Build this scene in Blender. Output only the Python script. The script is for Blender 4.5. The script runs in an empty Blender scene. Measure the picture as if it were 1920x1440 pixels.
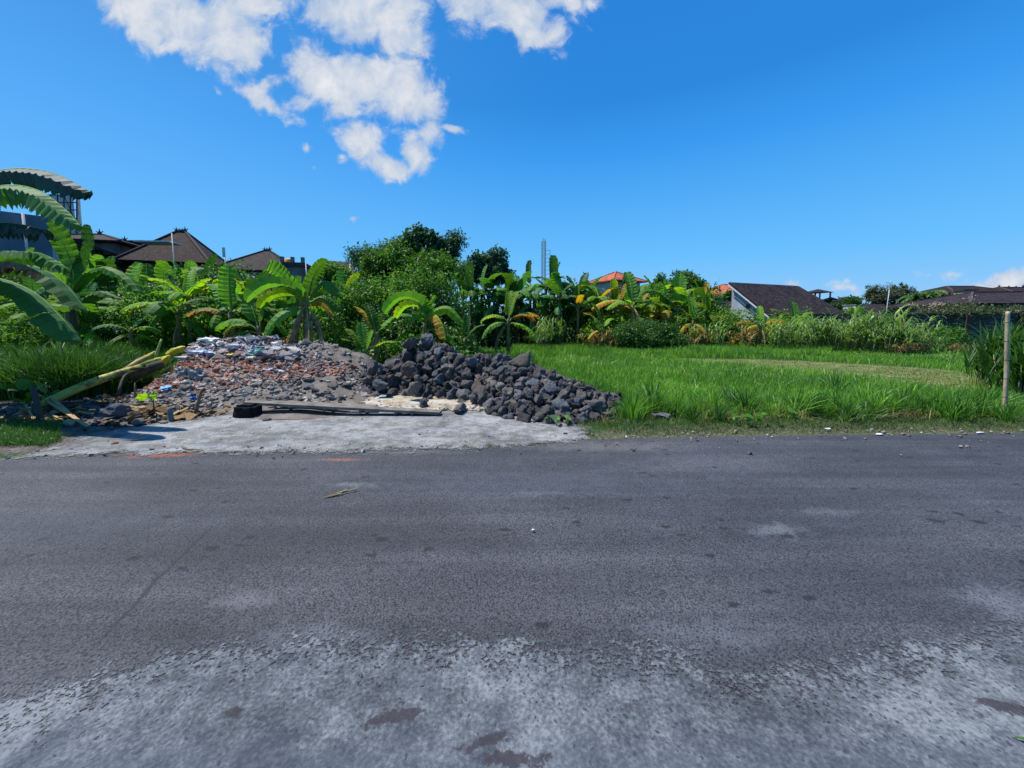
import bpy, math, random
import numpy as np
from mathutils import Vector, Matrix, noise as mnoise

# ------------------------------------------------------------------ camera, world, sun, exposure
SC = bpy.context.scene
COL = SC.collection
PI = math.pi
R = math.radians
F = 721.0; HZ = 1.6; PITCH = R(5.0); PPY = 668.0
cam_d = bpy.data.cameras.new('camera')
cam_d.sensor_width = 36.0
cam_d.lens = F / 1920 * 36
cam_d.shift_y = (PPY - 720) / 1920
cam_d.clip_start = 0.05; cam_d.clip_end = 3000
cam = bpy.data.objects.new('camera', cam_d); COL.objects.link(cam)
cam.location = (0, 0, HZ); cam.rotation_euler = (PI / 2 - PITCH, 0, 0)
SC.camera = cam

SUN_EL, SUN_AZ = 64.0, -72.0      # azimuth clockwise from +Y
world = bpy.data.worlds.new('World'); SC.world = world
world.use_nodes = True
SC.view_settings.view_transform = 'Standard'
SC.view_settings.look = 'None'
SC.view_settings.exposure = 0.5
SC.view_settings.gamma = 1.0
try:
    SC.cycles.use_denoising = True
    SC.cycles.denoiser = 'OPENIMAGEDENOISE'
except Exception:
    pass
SC.cycles.max_bounces = 6
SC.cycles.transparent_max_bounces = 12
SC.cycles.diffuse_bounces = 3

def ray(px, py):
    dx = (px - 960) / F; dy = (PPY - py) / F
    return Vector((dx, math.cos(PITCH) + dy * math.sin(PITCH), -math.sin(PITCH) + dy * math.cos(PITCH)))
def W(px, py, Y):                      # world point at depth Y seen at a photo position
    r = ray(px, py); return Vector((r.x / r.y * Y, Y, HZ + r.z / r.y * Y))
def G(px, py, z=0.0):                  # point on the plane z
    r = ray(px, py); k = (z - HZ) / r.z; return Vector((r.x * k, r.y * k, z))

# ------------------------------------------------------------------ node helpers
class NT:
    def __init__(s, tree): s.t = tree; s.n = tree.nodes; s.l = tree.links; s.n.clear()
    def node(s, typ, ins=None, **kw):
        n = s.n.new(typ)
        for k, v in kw.items(): setattr(n, k, v)
        for k, v in (ins or {}).items():
            sock = n.inputs[k]
            if isinstance(v, bpy.types.NodeSocket): s.l.new(v, sock)
            else: sock.default_value = v
        return n
    def math(s, op, a, b=0.0, c=0.0, clamp=False):
        n = s.node('ShaderNodeMath', {0: a, 1: b, 2: c}, operation=op, use_clamp=clamp); return n.outputs[0]
    def mix(s, f, a, b, mode='MIX'):
        n = s.n.new('ShaderNodeMix'); n.data_type = 'RGBA'; n.blend_type = mode
        for k, v in ((0, f), (6, a), (7, b)):
            if isinstance(v, bpy.types.NodeSocket): s.l.new(v, n.inputs[k])
            else: n.inputs[k].default_value = v if k == 0 else (*v, 1) if len(v) == 3 else v
        return n.outputs[2]
    def noise(s, vec, scale, detail=4, rough=0.55, dist=0.0, out=0):
        n = s.node('ShaderNodeTexNoise', {'Scale': scale, 'Detail': detail, 'Roughness': rough, 'Distortion': dist})
        if vec is not None: s.l.new(vec, n.inputs['Vector'])
        return n.outputs[out]
    def step(s, v, lo, hi):
        n = s.node('ShaderNodeMapRange', {0: v, 1: lo, 2: hi, 3: 0.0, 4: 1.0}, interpolation_type='SMOOTHSTEP', clamp=True); return n.outputs[0]
    def ramp(s, f, stops):
        n = s.n.new('ShaderNodeValToRGB'); cr = n.color_ramp
        while len(cr.elements) < len(stops): cr.elements.new(0.5)
        for e, (p, c) in zip(cr.elements, stops): e.position = p; e.color = (*c, 1)
        s.l.new(f, n.inputs[0]); return n.outputs[0]
    def mapping(s, vec, loc=(0,0,0), rot=(0,0,0), scale=(1,1,1)):
        n = s.node('ShaderNodeMapping', {'Location': loc, 'Rotation': rot, 'Scale': scale}); s.l.new(vec, n.inputs[0]); return n.outputs[0]

def new_mat(name):
    m = bpy.data.materials.new(name); m.use_nodes = True
    return m, NT(m.node_tree)
def finish(m, t, color, rough=0.9, bump=None, bstr=0.3, bdist=0.01, spec=0.3, alpha=None, metal=0.0):
    p = t.node('ShaderNodeBsdfPrincipled')
    for k, v in (('Base Color', color), ('Roughness', rough), ('Specular IOR Level', spec), ('Metallic', metal)):
        if isinstance(v, bpy.types.NodeSocket): t.l.new(v, p.inputs[k])
        else: p.inputs[k].default_value = (*v, 1) if isinstance(v, (tuple, list)) and len(v) == 3 else v
    if bump is not None:
        b = t.node('ShaderNodeBump', {'Strength': bstr, 'Distance': bdist, 'Height': bump}); t.l.new(b.outputs[0], p.inputs['Normal'])
    out = t.node('ShaderNodeOutputMaterial')
    if alpha is not None: t.l.new(alpha, p.inputs['Alpha'])
    t.l.new(p.outputs[0], out.inputs[0])
    return m

# ------------------------------------------------------------------ world: nishita sky with clouds
wt = NT(world.node_tree)   # clouds are placed by direction in the sky
sky = wt.node('ShaderNodeTexSky', sky_type='NISHITA', sun_disc=False, sun_elevation=R(SUN_EL), sun_rotation=R(SUN_AZ),
              altitude=0.0, air_density=1.15, dust_density=0.35, ozone_density=3.5)
tcw = wt.node('ShaderNodeTexCoord')
sep = wt.node('ShaderNodeSeparateXYZ', {0: tcw.outputs['Generated']})
hs = wt.node('ShaderNodeHueSaturation', {'Hue': 0.5, 'Saturation': 1.15, 'Value': 0.8, 'Color': sky.outputs[0]})
K = 0.13 * 2 ** 0.5
def kk(*c): return tuple(v / K for v in c)
grad = wt.ramp(sep.outputs[2], [(0.0, kk(.36, .64, .93)), (.04, kk(.27, .58, .95)), (.15, kk(.135, .52, 1.0)), (.38, kk(.038, .325, .88)), (.47, kk(.022, .25, .74)), (.65, kk(.020, .22, .70)), (1.0, kk(.015, .17, .55))])
wleft = wt.step(sep.outputs[0], .2, -.9)
grad = wt.mix(wt.math('MULTIPLY', wleft, .35), grad, kk(.16, .50, 1.0))
skyblue = wt.mix(.95, hs.outputs[0], grad)
ysafe = wt.math('MAXIMUM', sep.outputs[1], 0.05)
cu = wt.math('DIVIDE', sep.outputs[0], ysafe); cv = wt.math('DIVIDE', sep.outputs[2], ysafe)
cuv = wt.node('ShaderNodeCombineXYZ', {0: cu, 1: cv, 2: 0.0}).outputs[0]
wn = wt.node('ShaderNodeTexNoise', {'Scale': 7.0, 'Detail': 7.0, 'Roughness': 0.6, 'Vector': cuv})
off = wt.node('ShaderNodeVectorMath', {0: wn.outputs['Color'], 1: (0.5, 0.5, 0.5)}, operation='SUBTRACT').outputs[0]
off = wt.node('ShaderNodeVectorMath', {0: off, 'Scale': 0.05}, operation='SCALE').outputs[0]
warp = wt.node('ShaderNodeVectorMath', {0: cuv, 1: off}, operation='ADD').outputs[0]
# px, py, rx, ry, angle, weight  (directions in the sky, angular size in photo pixels)
BLOBS = [(265,5,75,60,20,1.0),(330,35,100,62,20,1.0),(430,55,72,66,40,1.0),(470,5,80,45,0,1.0),(450,105,26,28,50,.8),
 (650,20,78,52,20,.95),(745,35,62,64,30,.9),(690,62,60,30,0,.7),
 (885,10,55,50,20,.8),(975,28,85,40,25,.95),(1000,62,38,24,0,.95),(1060,5,60,20,0,.85),
 (545,80,22,34,-35,.42),(560,128,34,22,0,.55),
 (600,140,62,44,10,1.0),(665,155,70,50,0,1.05),(745,160,70,46,10,1.05),(795,195,38,34,30,1.0),(640,205,60,26,0,.6),
 (520,150,60,18,-20,.55),(495,185,72,17,32,.75),(560,190,50,24,0,.55),
 (680,262,44,32,25,1.0),(725,308,46,24,20,1.0),(782,285,30,42,-30,1.0),(808,250,24,32,0,.85),
 (848,240,24,8,10,.8),(575,278,15,13,0,.72),(643,300,12,8,0,.42),(372,128,9,8,0,.4),(408,168,12,7,40,.4),(588,315,12,8,0,.4),
 (662,412,22,11,0,.5),
 (1895,528,48,22,-8,1.0),(1850,545,60,16,0,.7),(1485,533,22,13,0,.7),(1590,540,46,20,10,.5),(1770,512,55,18,0,.34),(1700,560,200,16,0,.3)]
fld = None
for (bx, by, rx, ry, an, wgt) in BLOBS:
    r0 = ray(bx, by); c = (r0.x / r0.y, r0.z / r0.y)
    mp = wt.node('ShaderNodeMapping', {'Location': (c[0], c[1], 0), 'Rotation': (0, 0, R(-an)), 'Scale': (rx / F, ry / F, 1)}, vector_type='TEXTURE')
    wt.l.new(warp, mp.inputs[0])
    ln = wt.node('ShaderNodeVectorMath', {0: mp.outputs[0]}, operation='LENGTH').outputs['Value']
    v = wt.math('MULTIPLY_ADD', ln, -0.62 * wgt, wgt)       # 1 at centre, .38 at the rim
    fld = v if fld is None else wt.math('SMOOTH_MAX', fld, v, 0.08)
n2 = wt.noise(wt.mapping(cuv, scale=(1, 1, 1), loc=(3, 1, 0)), 13.0, 10, 0.62, 0.4)
dens = wt.math('MULTIPLY_ADD', wt.math('SUBTRACT', n2, 0.5), 1.35, fld)
mask = wt.step(dens, 0.22, 0.60)
front = wt.step(sep.outputs[1], 0.08, 0.15)
mask = wt.math('MULTIPLY', mask, wt.math('MULTIPLY', front, 0.94))
n3 = wt.noise(wt.mapping(cuv, loc=(0.4, 2.03, 0)), 6.0, 6, 0.6)
n4 = wt.noise(wt.mapping(cuv, loc=(.02, -.03, 0)), 13.0, 10, 0.62, 0.4)
shade = wt.math('ADD', wt.math('MULTIPLY_ADD', wt.step(dens, 0.4, 1.0), 0.25, wt.math('MULTIPLY', n3, .8)), wt.math('MULTIPLY', wt.math('SUBTRACT', n2, n4), .9))
ccol = wt.ramp(shade, [(0.35, kk(.50, .60, .76)), (0.6, kk(.66, .71, .79)), (0.95, kk(.86, .86, .86))])
skyc = wt.mix(mask, skyblue, ccol)
bg = wt.node('ShaderNodeBackground', {'Color': skyc, 'Strength': 0.13})
wo = wt.node('ShaderNodeOutputWorld'); wt.l.new(bg.outputs[0], wo.inputs[0])

sd = bpy.data.lights.new('sun', 'SUN'); sd.energy = 5.0; sd.angle = R(0.5); sd.color = (1.0, 0.955, 0.89)
sun = bpy.data.objects.new('sun', sd); COL.objects.link(sun)
sdir = Vector((math.sin(R(SUN_AZ)) * math.cos(R(SUN_EL)), math.cos(R(SUN_AZ)) * math.cos(R(SUN_EL)), math.sin(R(SUN_EL))))
sun.rotation_euler = sdir.to_track_quat('Z', 'Y').to_euler(); sun.location = sdir * 50

# ------------------------------------------------------------------ object helpers
def tag(o, label=None, cat=None, group=None, kind=None):
    if label: o['label'] = label
    if cat: o['category'] = cat
    if group: o['group'] = group
    if kind: o['kind'] = kind
    return o
def link(name, me, mat=None, parent=None, loc=None, rot=None, scale=None):
    if mat is not None and not me.materials:
        for m in (mat if isinstance(mat, (list, tuple)) else [mat]): me.materials.append(m)
    o = bpy.data.objects.new(name, me); COL.objects.link(o)
    if parent is not None: o.parent = parent
    if loc is not None: o.location = loc
    if rot is not None: o.rotation_euler = rot
    if scale is not None: o.scale = (scale,) * 3 if isinstance(scale, (int, float)) else scale
    return o
def empty(name, loc=(0, 0, 0), rz=0.0, **kw):
    o = bpy.data.objects.new(name, None); COL.objects.link(o); o.location = loc; o.rotation_euler = (0, 0, rz)
    o.empty_display_size = 0.2
    return tag(o, **kw)
def copy_tree(o, parent=None):
    c = o.copy(); COL.objects.link(c)
    if parent is not None: c.parent = parent
    for ch in list(o.children): copy_tree(ch, c)
    return c
def fastmesh(name, V, quads=None, tris=None, smooth=False):
    me = bpy.data.meshes.new(name)
    V = np.asarray(V, dtype=np.float32)
    q = np.zeros((0, 4), int) if quads is None else np.asarray(quads).reshape(-1, 4)
    t = np.zeros((0, 3), int) if tris is None else np.asarray(tris).reshape(-1, 3)
    me.vertices.add(len(V)); me.vertices.foreach_set('co', V.ravel())
    loops = np.concatenate([q.ravel(), t.ravel()]).astype(np.int32)
    me.loops.add(len(loops)); me.loops.foreach_set('vertex_index', loops)
    tot = np.concatenate([np.full(len(q), 4), np.full(len(t), 3)]).astype(np.int32)
    st = np.concatenate([[0], np.cumsum(tot)[:-1]]).astype(np.int32)
    me.polygons.add(len(tot)); me.polygons.foreach_set('loop_start', st)
    try: me.polygons.foreach_set('loop_total', tot)
    except Exception: pass
    me.update(calc_edges=True)
    me.polygons.foreach_set('use_smooth', [smooth] * len(tot))
    return me
def attr(me, name, vals):
    a = me.attributes.new(name, 'FLOAT', 'POINT'); a.data.foreach_set('value', np.asarray(vals, dtype=np.float32))

class MB:
    def __init__(s): s.v = []; s.f = []; s.m = []; s.sm = []
    def add(s, vs, fs, mi=0, smooth=False):
        b = len(s.v); s.v += [tuple(v) for v in vs]; s.f += [tuple(b + i for i in f) for f in fs]
        s.m += [mi] * len(fs); s.sm += [smooth] * len(fs); return s
    def box(s, c, size, rz=0.0, mi=0, M=None):
        x, y, z = (k / 2 for k in size); c = Vector(c)
        rot = Matrix.Rotation(rz, 3, 'Z') if M is None else M
        vs = [c + rot @ Vector((a * x, b * y, d * z)) for d in (-1, 1) for a, b in ((-1, -1), (1, -1), (1, 1), (-1, 1))]
        return s.add(vs, [(3,2,1,0),(4,5,6,7),(0,1,5,4),(1,2,6,5),(2,3,7,6),(3,0,4,7)], mi)
    def bar(s, a, b, w, h=None, mi=0):
        a = Vector(a); b = Vector(b); d = b - a; h = h or w
        M = d.to_track_quat('X', 'Z').to_matrix()
        return s.box((a + b) / 2, (d.length, w, h), M=M, mi=mi)
    def tube(s, pts, rad, n=8, mi=0, cap=True, jit=0.0, rnd=None):
        pts = [Vector(p) for p in pts]; vs = []; up = Vector((0.13, 0.07, 1)).normalized()
        if isinstance(rad, (int, float)): rad = [rad] * len(pts)
        for i, p in enumerate(pts):
            t = (pts[min(i + 1, len(pts) - 1)] - pts[max(i - 1, 0)]).normalized()
            a = t.cross(up if abs(t.dot(up)) < 0.95 else Vector((1, 0, 0))).normalized(); b = t.cross(a)
            for k in range(n):
                an = 2 * PI * k / n; r = rad[i] * (1 + (rnd.uniform(-jit, jit) if rnd else 0))
                vs.append(p + a * math.cos(an) * r + b * math.sin(an) * r)
        fs = [(i * n + k, i * n + (k + 1) % n, (i + 1) * n + (k + 1) % n, (i + 1) * n + k) for i in range(len(pts) - 1) for k in range(n)]
        if cap: fs += [tuple(range(n))[::-1], tuple(range((len(pts) - 1) * n, len(pts) * n))]
        return s.add(vs, fs, mi, True)
    def poly(s, vs, mi=0): return s.add(vs, [tuple(range(len(vs)))], mi)
    def slab(s, corners, th, mi=0):        # a plate with the given top corners and vertical thickness th
        n = len(corners); t = [Vector(c) for c in corners]; b = [c - Vector((0, 0, th)) for c in t]
        return s.add(t + b, [tuple(range(n)), tuple(range(2 * n - 1, n - 1, -1))] + [(i, i + n, (i + 1) % n + n, (i + 1) % n) for i in range(n)], mi)
    def mesh(s, name, mats=None):
        me = bpy.data.meshes.new(name); me.from_pydata(s.v, [], s.f)
        me.polygons.foreach_set('material_index', s.m); me.polygons.foreach_set('use_smooth', s.sm); me.update()
        for m in (mats if isinstance(mats, (list, tuple)) else [mats]) if mats else []: me.materials.append(m)
        return me
    def build(s, name, mats, parent=None, **kw): return link(name, s.mesh(name, mats), None, parent, **kw)

def sdf(P, poly):       # signed distance in xy to a polygon, positive inside
    P = np.asarray(P, float)[:, :2]; A = np.array([p[:2] for p in poly], float); B = np.roll(A, -1, 0)
    best = np.full(len(P), 1e9); inside = np.zeros(len(P), bool)
    for a, b in zip(A, B):
        ab = b - a; t = np.clip(((P - a) @ ab) / (ab @ ab + 1e-12), 0, 1)
        best = np.minimum(best, np.linalg.norm(P - (a + t[:, None] * ab), axis=1))
        c = ((a[1] > P[:, 1]) != (b[1] > P[:, 1]))
        with np.errstate(divide='ignore', invalid='ignore'):
            xi = (b[0] - a[0]) * (P[:, 1] - a[1]) / (b[1] - a[1]) + a[0]
        inside ^= c & (P[:, 0] < xi)
    return np.where(inside, best, -best)
def gridmesh(name, xs, ys, zf):
    X, Y = np.meshgrid(xs, ys); P = np.stack([X.ravel(), Y.ravel()], 1)
    z = zf(P) if callable(zf) else np.full(len(P), zf)
    nx, ny = len(xs), len(ys)
    i = (np.arange(ny - 1)[:, None] * nx + np.arange(nx - 1)[None]).ravel()
    q = np.stack([i, i + 1, i + nx + 1, i + nx], 1)
    V = np.column_stack([P, z])
    return fastmesh(name, V, q, smooth=True), V
def vnoise(P, s, seed=0.0, octs=3):
    return np.array([mnoise.fractal(Vector((p[0] * s + seed, p[1] * s - seed, (p[2] if len(p) > 2 else 0) * s + seed * .7)), 1.0, 2.0, octs) for p in P])

# ------------------------------------------------------------------ materials
def geo_pos(t): return t.node('ShaderNodeNewGeometry').outputs['Position']
def objc(t): return t.node('ShaderNodeTexCoord').outputs['Object']
def mat_plain(name, c, var=0.25, scale=6.0, rough=0.85, bstr=0.2, c2=None, spec=0.25, world_space=False):
    m, t = new_mat(name); v = geo_pos(t) if world_space else objc(t)
    n = t.noise(v, scale, 6, 0.6)
    c2 = c2 or tuple(k * (1 - var) for k in c); c1 = tuple(min(1, k * (1 + var * .5)) for k in c)
    col = t.ramp(n, [(0.32, c2), (0.68, c1)])
    return finish(m, t, col, rough, t.noise(v, scale * 6, 5), bstr, 0.02, spec)

def mat_leaf(name, stops, trans=0.4, rough=0.5, pscale=1.2, spec=0.35, objvar=0.0):
    m, t = new_mat(name); g = t.node('ShaderNodeNewGeometry')
    rp = g.outputs['Random Per Island']; n = t.math('ADD', t.math('MULTIPLY', t.noise(g.outputs['Position'], pscale, 3), .6), t.math('MULTIPLY', t.noise(g.outputs['Position'], .38, 3), .4))
    f = t.math('MULTIPLY_ADD', rp, 0.6, t.math('MULTIPLY_ADD', t.math('SUBTRACT', n, 0.5), 1.9, 0.2), clamp=True)
    if objvar:
        oi = t.node('ShaderNodeObjectInfo').outputs['Random']
        f = t.math('MULTIPLY_ADD', t.math('SUBTRACT', oi, 0.5), objvar, f, clamp=True)
    col = t.ramp(f, stops)
    p = t.node('ShaderNodeBsdfPrincipled', {'Base Color': col, 'Roughness': rough, 'Specular IOR Level': spec})
    tr = t.node('ShaderNodeBsdfTranslucent', {'Color': t.mix(1.0, col, (1.5, 1.35, 0.5), 'MULTIPLY')})
    mx = t.node('ShaderNodeMixShader', {0: trans, 1: p.outputs[0], 2: tr.outputs[0]})
    o = t.node('ShaderNodeOutputMaterial', {0: mx.outputs[0]})
    return m

def mat_banana(name, base, edge, mid, edge_amt=0.15, trans=0.45):
    m, t = new_mat(name)
    uv = t.node('ShaderNodeUVMap', uv_map='UVMap').outputs[0]
    s = t.node('ShaderNodeSeparateXYZ', {0: uv})
    u, v = s.outputs[0], t.math('ABSOLUTE', s.outputs[1])
    stripes = t.noise(t.mapping(uv, scale=(30, 0.9, 1)), 1.0, 5, 0.6)
    big = t.noise(t.mapping(uv, scale=(3.0, 1.4, 1)), 1.0, 3)
    oi = t.node('ShaderNodeObjectInfo').outputs['Random']
    dark = tuple(k * .5 for k in base); lite = tuple(min(1, k * 1.45) for k in base)
    f = t.math('MULTIPLY_ADD', t.math('SUBTRACT', oi, .5), .5, t.math('MULTIPLY_ADD', stripes, .75, t.math('MULTIPLY', big, .35)))
    col = t.ramp(f, [(0.3, dark), (0.55, base), (0.82, lite)])
    ef = t.step(t.math('MULTIPLY_ADD', big, 0.9, t.math('MULTIPLY', v, 0.6)), 1.15 - edge_amt, 1.3 - edge_amt * .7)
    col = t.mix(ef, col, edge)
    col = t.mix(t.step(v, 0.05, 0.0), col, mid)
    p = t.node('ShaderNodeBsdfPrincipled', {'Base Color': col, 'Roughness': 0.6, 'Specular IOR Level': 0.22})
    b = t.node('ShaderNodeBump', {'Strength': 0.5, 'Distance': 0.01, 'Height': stripes}); t.l.new(b.outputs[0], p.inputs['Normal'])
    tr = t.node('ShaderNodeBsdfTranslucent', {'Color': t.mix(1.0, col, (1.7, 1.5, 0.4), 'MULTIPLY')})
    mx = t.node('ShaderNodeMixShader', {0: trans, 1: p.outputs[0], 2: tr.outputs[0]})
    t.node('ShaderNodeOutputMaterial', {0: mx.outputs[0]})
    return m

M = {}
M['ban_green'] = mat_banana('banana_green', (0.0705, 0.2067, 0.0275), (0.2508, 0.2702, 0.033), (0.3449, 0.4769, 0.088), .1)
M['ban_dark'] = mat_banana('banana_dark', (0.0432, 0.1509, 0.0343), (0.18, 0.2024, 0.0396), (0.288, 0.4416, 0.1188), .05, .3)
M['ban_lime'] = mat_banana('banana_lime', (0.13, 0.297, 0.022), (0.39, 0.324, 0.03), (0.442, 0.54, 0.1), .25, .5)
M['ban_yellow'] = mat_banana('banana_yellow', (0.36, 0.324, 0.025), (0.408, 0.156, 0.025), (0.48, 0.456, 0.12), .45, .45)
M['ban_shade_tint'] = mat_banana('banana_shaded', (0.0229, 0.068, 0.0643), (0.0338, 0.072, 0.0585), (0.108, 0.192, 0.1404), .0, .22)  # backlit shade of the corner leaves is put into this dark blue green
M['ban_dry'] = mat_leaf('banana_dry', [(0, (.10, .06, .03)), (.5, (.22, .14, .07)), (1, (.38, .27, .14))], .15, .9, 5)
M['midrib'] = mat_plain('midrib', (.24, .32, .09), .3)
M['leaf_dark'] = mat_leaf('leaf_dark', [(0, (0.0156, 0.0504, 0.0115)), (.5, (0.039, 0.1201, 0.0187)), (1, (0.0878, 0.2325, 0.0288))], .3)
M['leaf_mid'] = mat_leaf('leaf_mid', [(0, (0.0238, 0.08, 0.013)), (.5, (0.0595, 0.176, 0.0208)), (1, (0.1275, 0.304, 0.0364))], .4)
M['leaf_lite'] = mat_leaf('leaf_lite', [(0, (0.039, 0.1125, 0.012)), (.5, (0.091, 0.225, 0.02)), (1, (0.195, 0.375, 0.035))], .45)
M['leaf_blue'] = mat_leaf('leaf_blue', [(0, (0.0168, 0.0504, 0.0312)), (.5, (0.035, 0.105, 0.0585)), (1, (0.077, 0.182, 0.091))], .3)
M['leaf_grey'] = mat_leaf('leaf_grey', [(0, (0.033, 0.048, 0.022)), (.5, (0.066, 0.096, 0.044)), (1, (0.121, 0.156, 0.077))], .3)
M['grass'] = mat_leaf('grass_blades', [(0, (0.045, 0.1386, 0.0199)), (.5, (0.1125, 0.2864, 0.0365)), (1, (0.2698, 0.5174, 0.0662))], .4, .5, .9)
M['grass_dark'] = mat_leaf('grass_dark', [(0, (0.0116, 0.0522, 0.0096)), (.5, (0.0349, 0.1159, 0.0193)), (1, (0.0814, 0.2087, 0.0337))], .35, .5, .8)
M['grass_verge'] = mat_leaf('grass_verge', [(0, (0.03, 0.0575, 0.015)), (.5, (0.06, 0.115, 0.03)), (.85, (0.11, 0.1725, 0.05)), (1, (0.25, 0.253, 0.1))], .3, .7, 1.5)
M['grass_mown'] = mat_leaf('grass_mown', [(0, (0.0663, 0.125, 0.0292)), (.5, (0.1658, 0.225, 0.0702)), (1, (0.3315, 0.3375, 0.1521))], .3, .8, .8)
M['grass_dry'] = mat_leaf('grass_dry', [(0, (.10, .07, .03)), (.5, (.26, .19, .08)), (1, (.46, .36, .18))], .25, .85, 2)
M['cane'] = mat_leaf('cane_blades', [(0, (0.0517, 0.1232, 0.0275)), (.5, (0.1294, 0.2618, 0.0619)), (.85, (0.276, 0.4312, 0.1237)), (1, (0.5865, 0.5544, 0.1787))], .4, .45, 1.5, .45)
M['cane_stem'] = mat_plain('cane_stem', (.30, .27, .13), .5, 8)
M['bark'] = mat_plain('bark', (0.112, 0.088, 0.064), .5, 8, bstr=.6)
M['stem'] = mat_plain('banana_stem', (.22, .20, .08), .3, 5, c2=(.09, .055, .03), bstr=.5)
M['stem_dark'] = mat_plain('banana_stem_dark', (.08, .075, .04), .3, 5, c2=(.03, .022, .015), bstr=.5)
M['white_wall'] = mat_plain('white_paint', (0.372, 0.4118, 0.4592), .2, 1.5, c2=(0.252, 0.287, 0.328))
M['blue_wall'] = mat_plain('grey_render', (0.12, 0.1625, 0.2325), .15, .7, c2=(0.078, 0.104, 0.15))
M['grey_wall'] = mat_plain('grey_concrete', (0.18, 0.18, 0.174), .3, 1.2, c2=(0.09, 0.09, 0.09))
M['cream'] = mat_plain('cream_paint', (0.348, 0.3, 0.216), .2, 1.5)
M['dark_trim'] = mat_plain('dark_trim', (.06, .045, .045), .3, 4)
M['glass'] = finish(*(lambda a: (a[0], a[1]))(new_mat('window_glass')), (.03, .04, .05), .1, spec=.6)
M['white'] = mat_plain('white_plastic', (0.576, 0.584, 0.592), .15, 5)
M['orange_tank'] = mat_plain('orange_tank', (.75, .30, .04), .15, 3)
M['metal'] = mat_plain('galvanised_metal', (.42, .44, .46), .25, 6, rough=.5)
M['metal_dark'] = mat_plain('dark_metal', (.05, .04, .045), .3, 6, rough=.6)
M['wood'] = mat_plain('weathered_wood', (0.165, 0.1484, 0.125), .4, 4, bstr=.5, c2=(0.077, 0.0663, 0.055))
M['stake'] = mat_plain('stake_wood', (0.182, 0.126, 0.077), .4, 10, bstr=.5)
M['stake_grey'] = mat_plain('stake_grey', (0.168, 0.168, 0.168), .4, 10, bstr=.5)
M['stake_dark'] = mat_plain('stake_dark', (.06, .055, .05), .4, 10, bstr=.5)
M['lath'] = mat_plain('split_bamboo', (0.375, 0.2448, 0.105), .4, 8, c2=(0.225, 0.1368, 0.063))

def mat_bamboo():
    m, t = new_mat('bamboo'); v = objc(t)
    n = t.noise(t.mapping(v, scale=(14, 14, 2.2)), 1, 5, .65)
    col = t.ramp(n, [(.35, (.24, .18, .11)), (.6, (.50, .40, .27)), (.75, (.60, .50, .36))])
    z = t.node('ShaderNodeSeparateXYZ', {0: v}).outputs[2]
    ring = t.math('PINGPONG', z, 0.16); col = t.mix(t.step(ring, .012, .004), col, (.14, .10, .07))
    return finish(m, t, col, .5, n, .2)
M['bamboo'] = mat_bamboo()

def mat_rock(name, a, b, c):
    m, t = new_mat(name); v = objc(t); oi = t.node('ShaderNodeObjectInfo')
    v2 = t.node('ShaderNodeVectorMath', {0: v, 1: t.node('ShaderNodeVectorMath', {0: oi.outputs['Location'], 1: (7.3, 3.1, 9.7)}, operation='MULTIPLY').outputs[0]}, operation='ADD').outputs[0]
    n = t.noise(v2, 5, 6, .65); fine = t.noise(v2, 40, 5, .7)
    vor = t.node('ShaderNodeTexVoronoi', {'Scale': 38.0, 'Vector': v2}).outputs[0]
    pit = t.step(vor, .10, .38)
    f = t.math('ADD', t.math('MULTIPLY', n, .7), t.math('MULTIPLY_ADD', fine, .45, t.math('MULTIPLY', t.math('SUBTRACT', oi.outputs['Random'], .5), .35)))
    col = t.ramp(f, [(.35, a), (.58, b), (.85, c)])
    col = t.mix(t.math('MULTIPLY', t.math('SUBTRACT', 1.0, pit), .45), col, tuple(k * .45 for k in a))
    h = t.math('ADD', t.math('MULTIPLY', pit, .6), t.math('ADD', fine, t.math('MULTIPLY', n, 1.5)))
    return finish(m, t, col, .92, h, .75, .028, .25)
M['rock'] = mat_rock('basalt', (0.048, 0.0442, 0.0434), (0.1088, 0.1011, 0.0992), (0.24, 0.2244, 0.217))
M['rock_blue'] = mat_rock('blue_basalt', (0.068, 0.0779, 0.0936), (0.1275, 0.1394, 0.156), (0.204, 0.2132, 0.2262))
M['rock_brown'] = mat_rock('brown_basalt', (0.077, 0.066, 0.055), (0.154, 0.132, 0.11), (0.264, 0.231, 0.198))
M['rock_black'] = mat_rock('black_basalt', (.008, .008, .009), (.02, .02, .021), (.05, .05, .052))
M['rock_lime'] = mat_rock('limestone', (0.24, 0.2088, 0.1595), (0.348, 0.3074, 0.242), (0.432, 0.3944, 0.319))
M['concrete_bit'] = mat_rock('concrete_bits', (0.1152, 0.1079, 0.099), (0.2016, 0.1879, 0.1716), (0.3024, 0.2854, 0.264))
M['brick_bit'] = mat_rock('brick_bits', (0.208, 0.0638, 0.0315), (0.336, 0.1275, 0.07), (0.4, 0.225, 0.154))

def mat_rubble(name, stops):
    m, t = new_mat(name); g = t.node('ShaderNodeNewGeometry')
    col = t.ramp(g.outputs['Random Per Island'], stops)
    n = t.noise(g.outputs['Position'], 30, 4, .7)
    col = t.mix(.55, col, t.ramp(n, [(.3, (.25, .22, .2)), (.7, (1, 1, 1))]), 'MULTIPLY')
    return finish(m, t, col, .92, n, .4, .01, .15)
M['rubble_brick'] = mat_rubble('brick_rubble', [(0, (0.276, 0.1105, 0.07)), (.35, (0.437, 0.195, 0.126)), (.6, (0.391, 0.26, 0.21)), (.8, (0.414, 0.39, 0.364)), (1, (0.207, 0.2145, 0.217))])
M['rubble_grey'] = mat_rubble('grey_rubble', [(0, (0.1087, 0.0937, 0.0812)), (.4, (0.203, 0.1789, 0.1568)), (.8, (0.3335, 0.3053, 0.273)), (1, (0.522, 0.4828, 0.434))])
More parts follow.
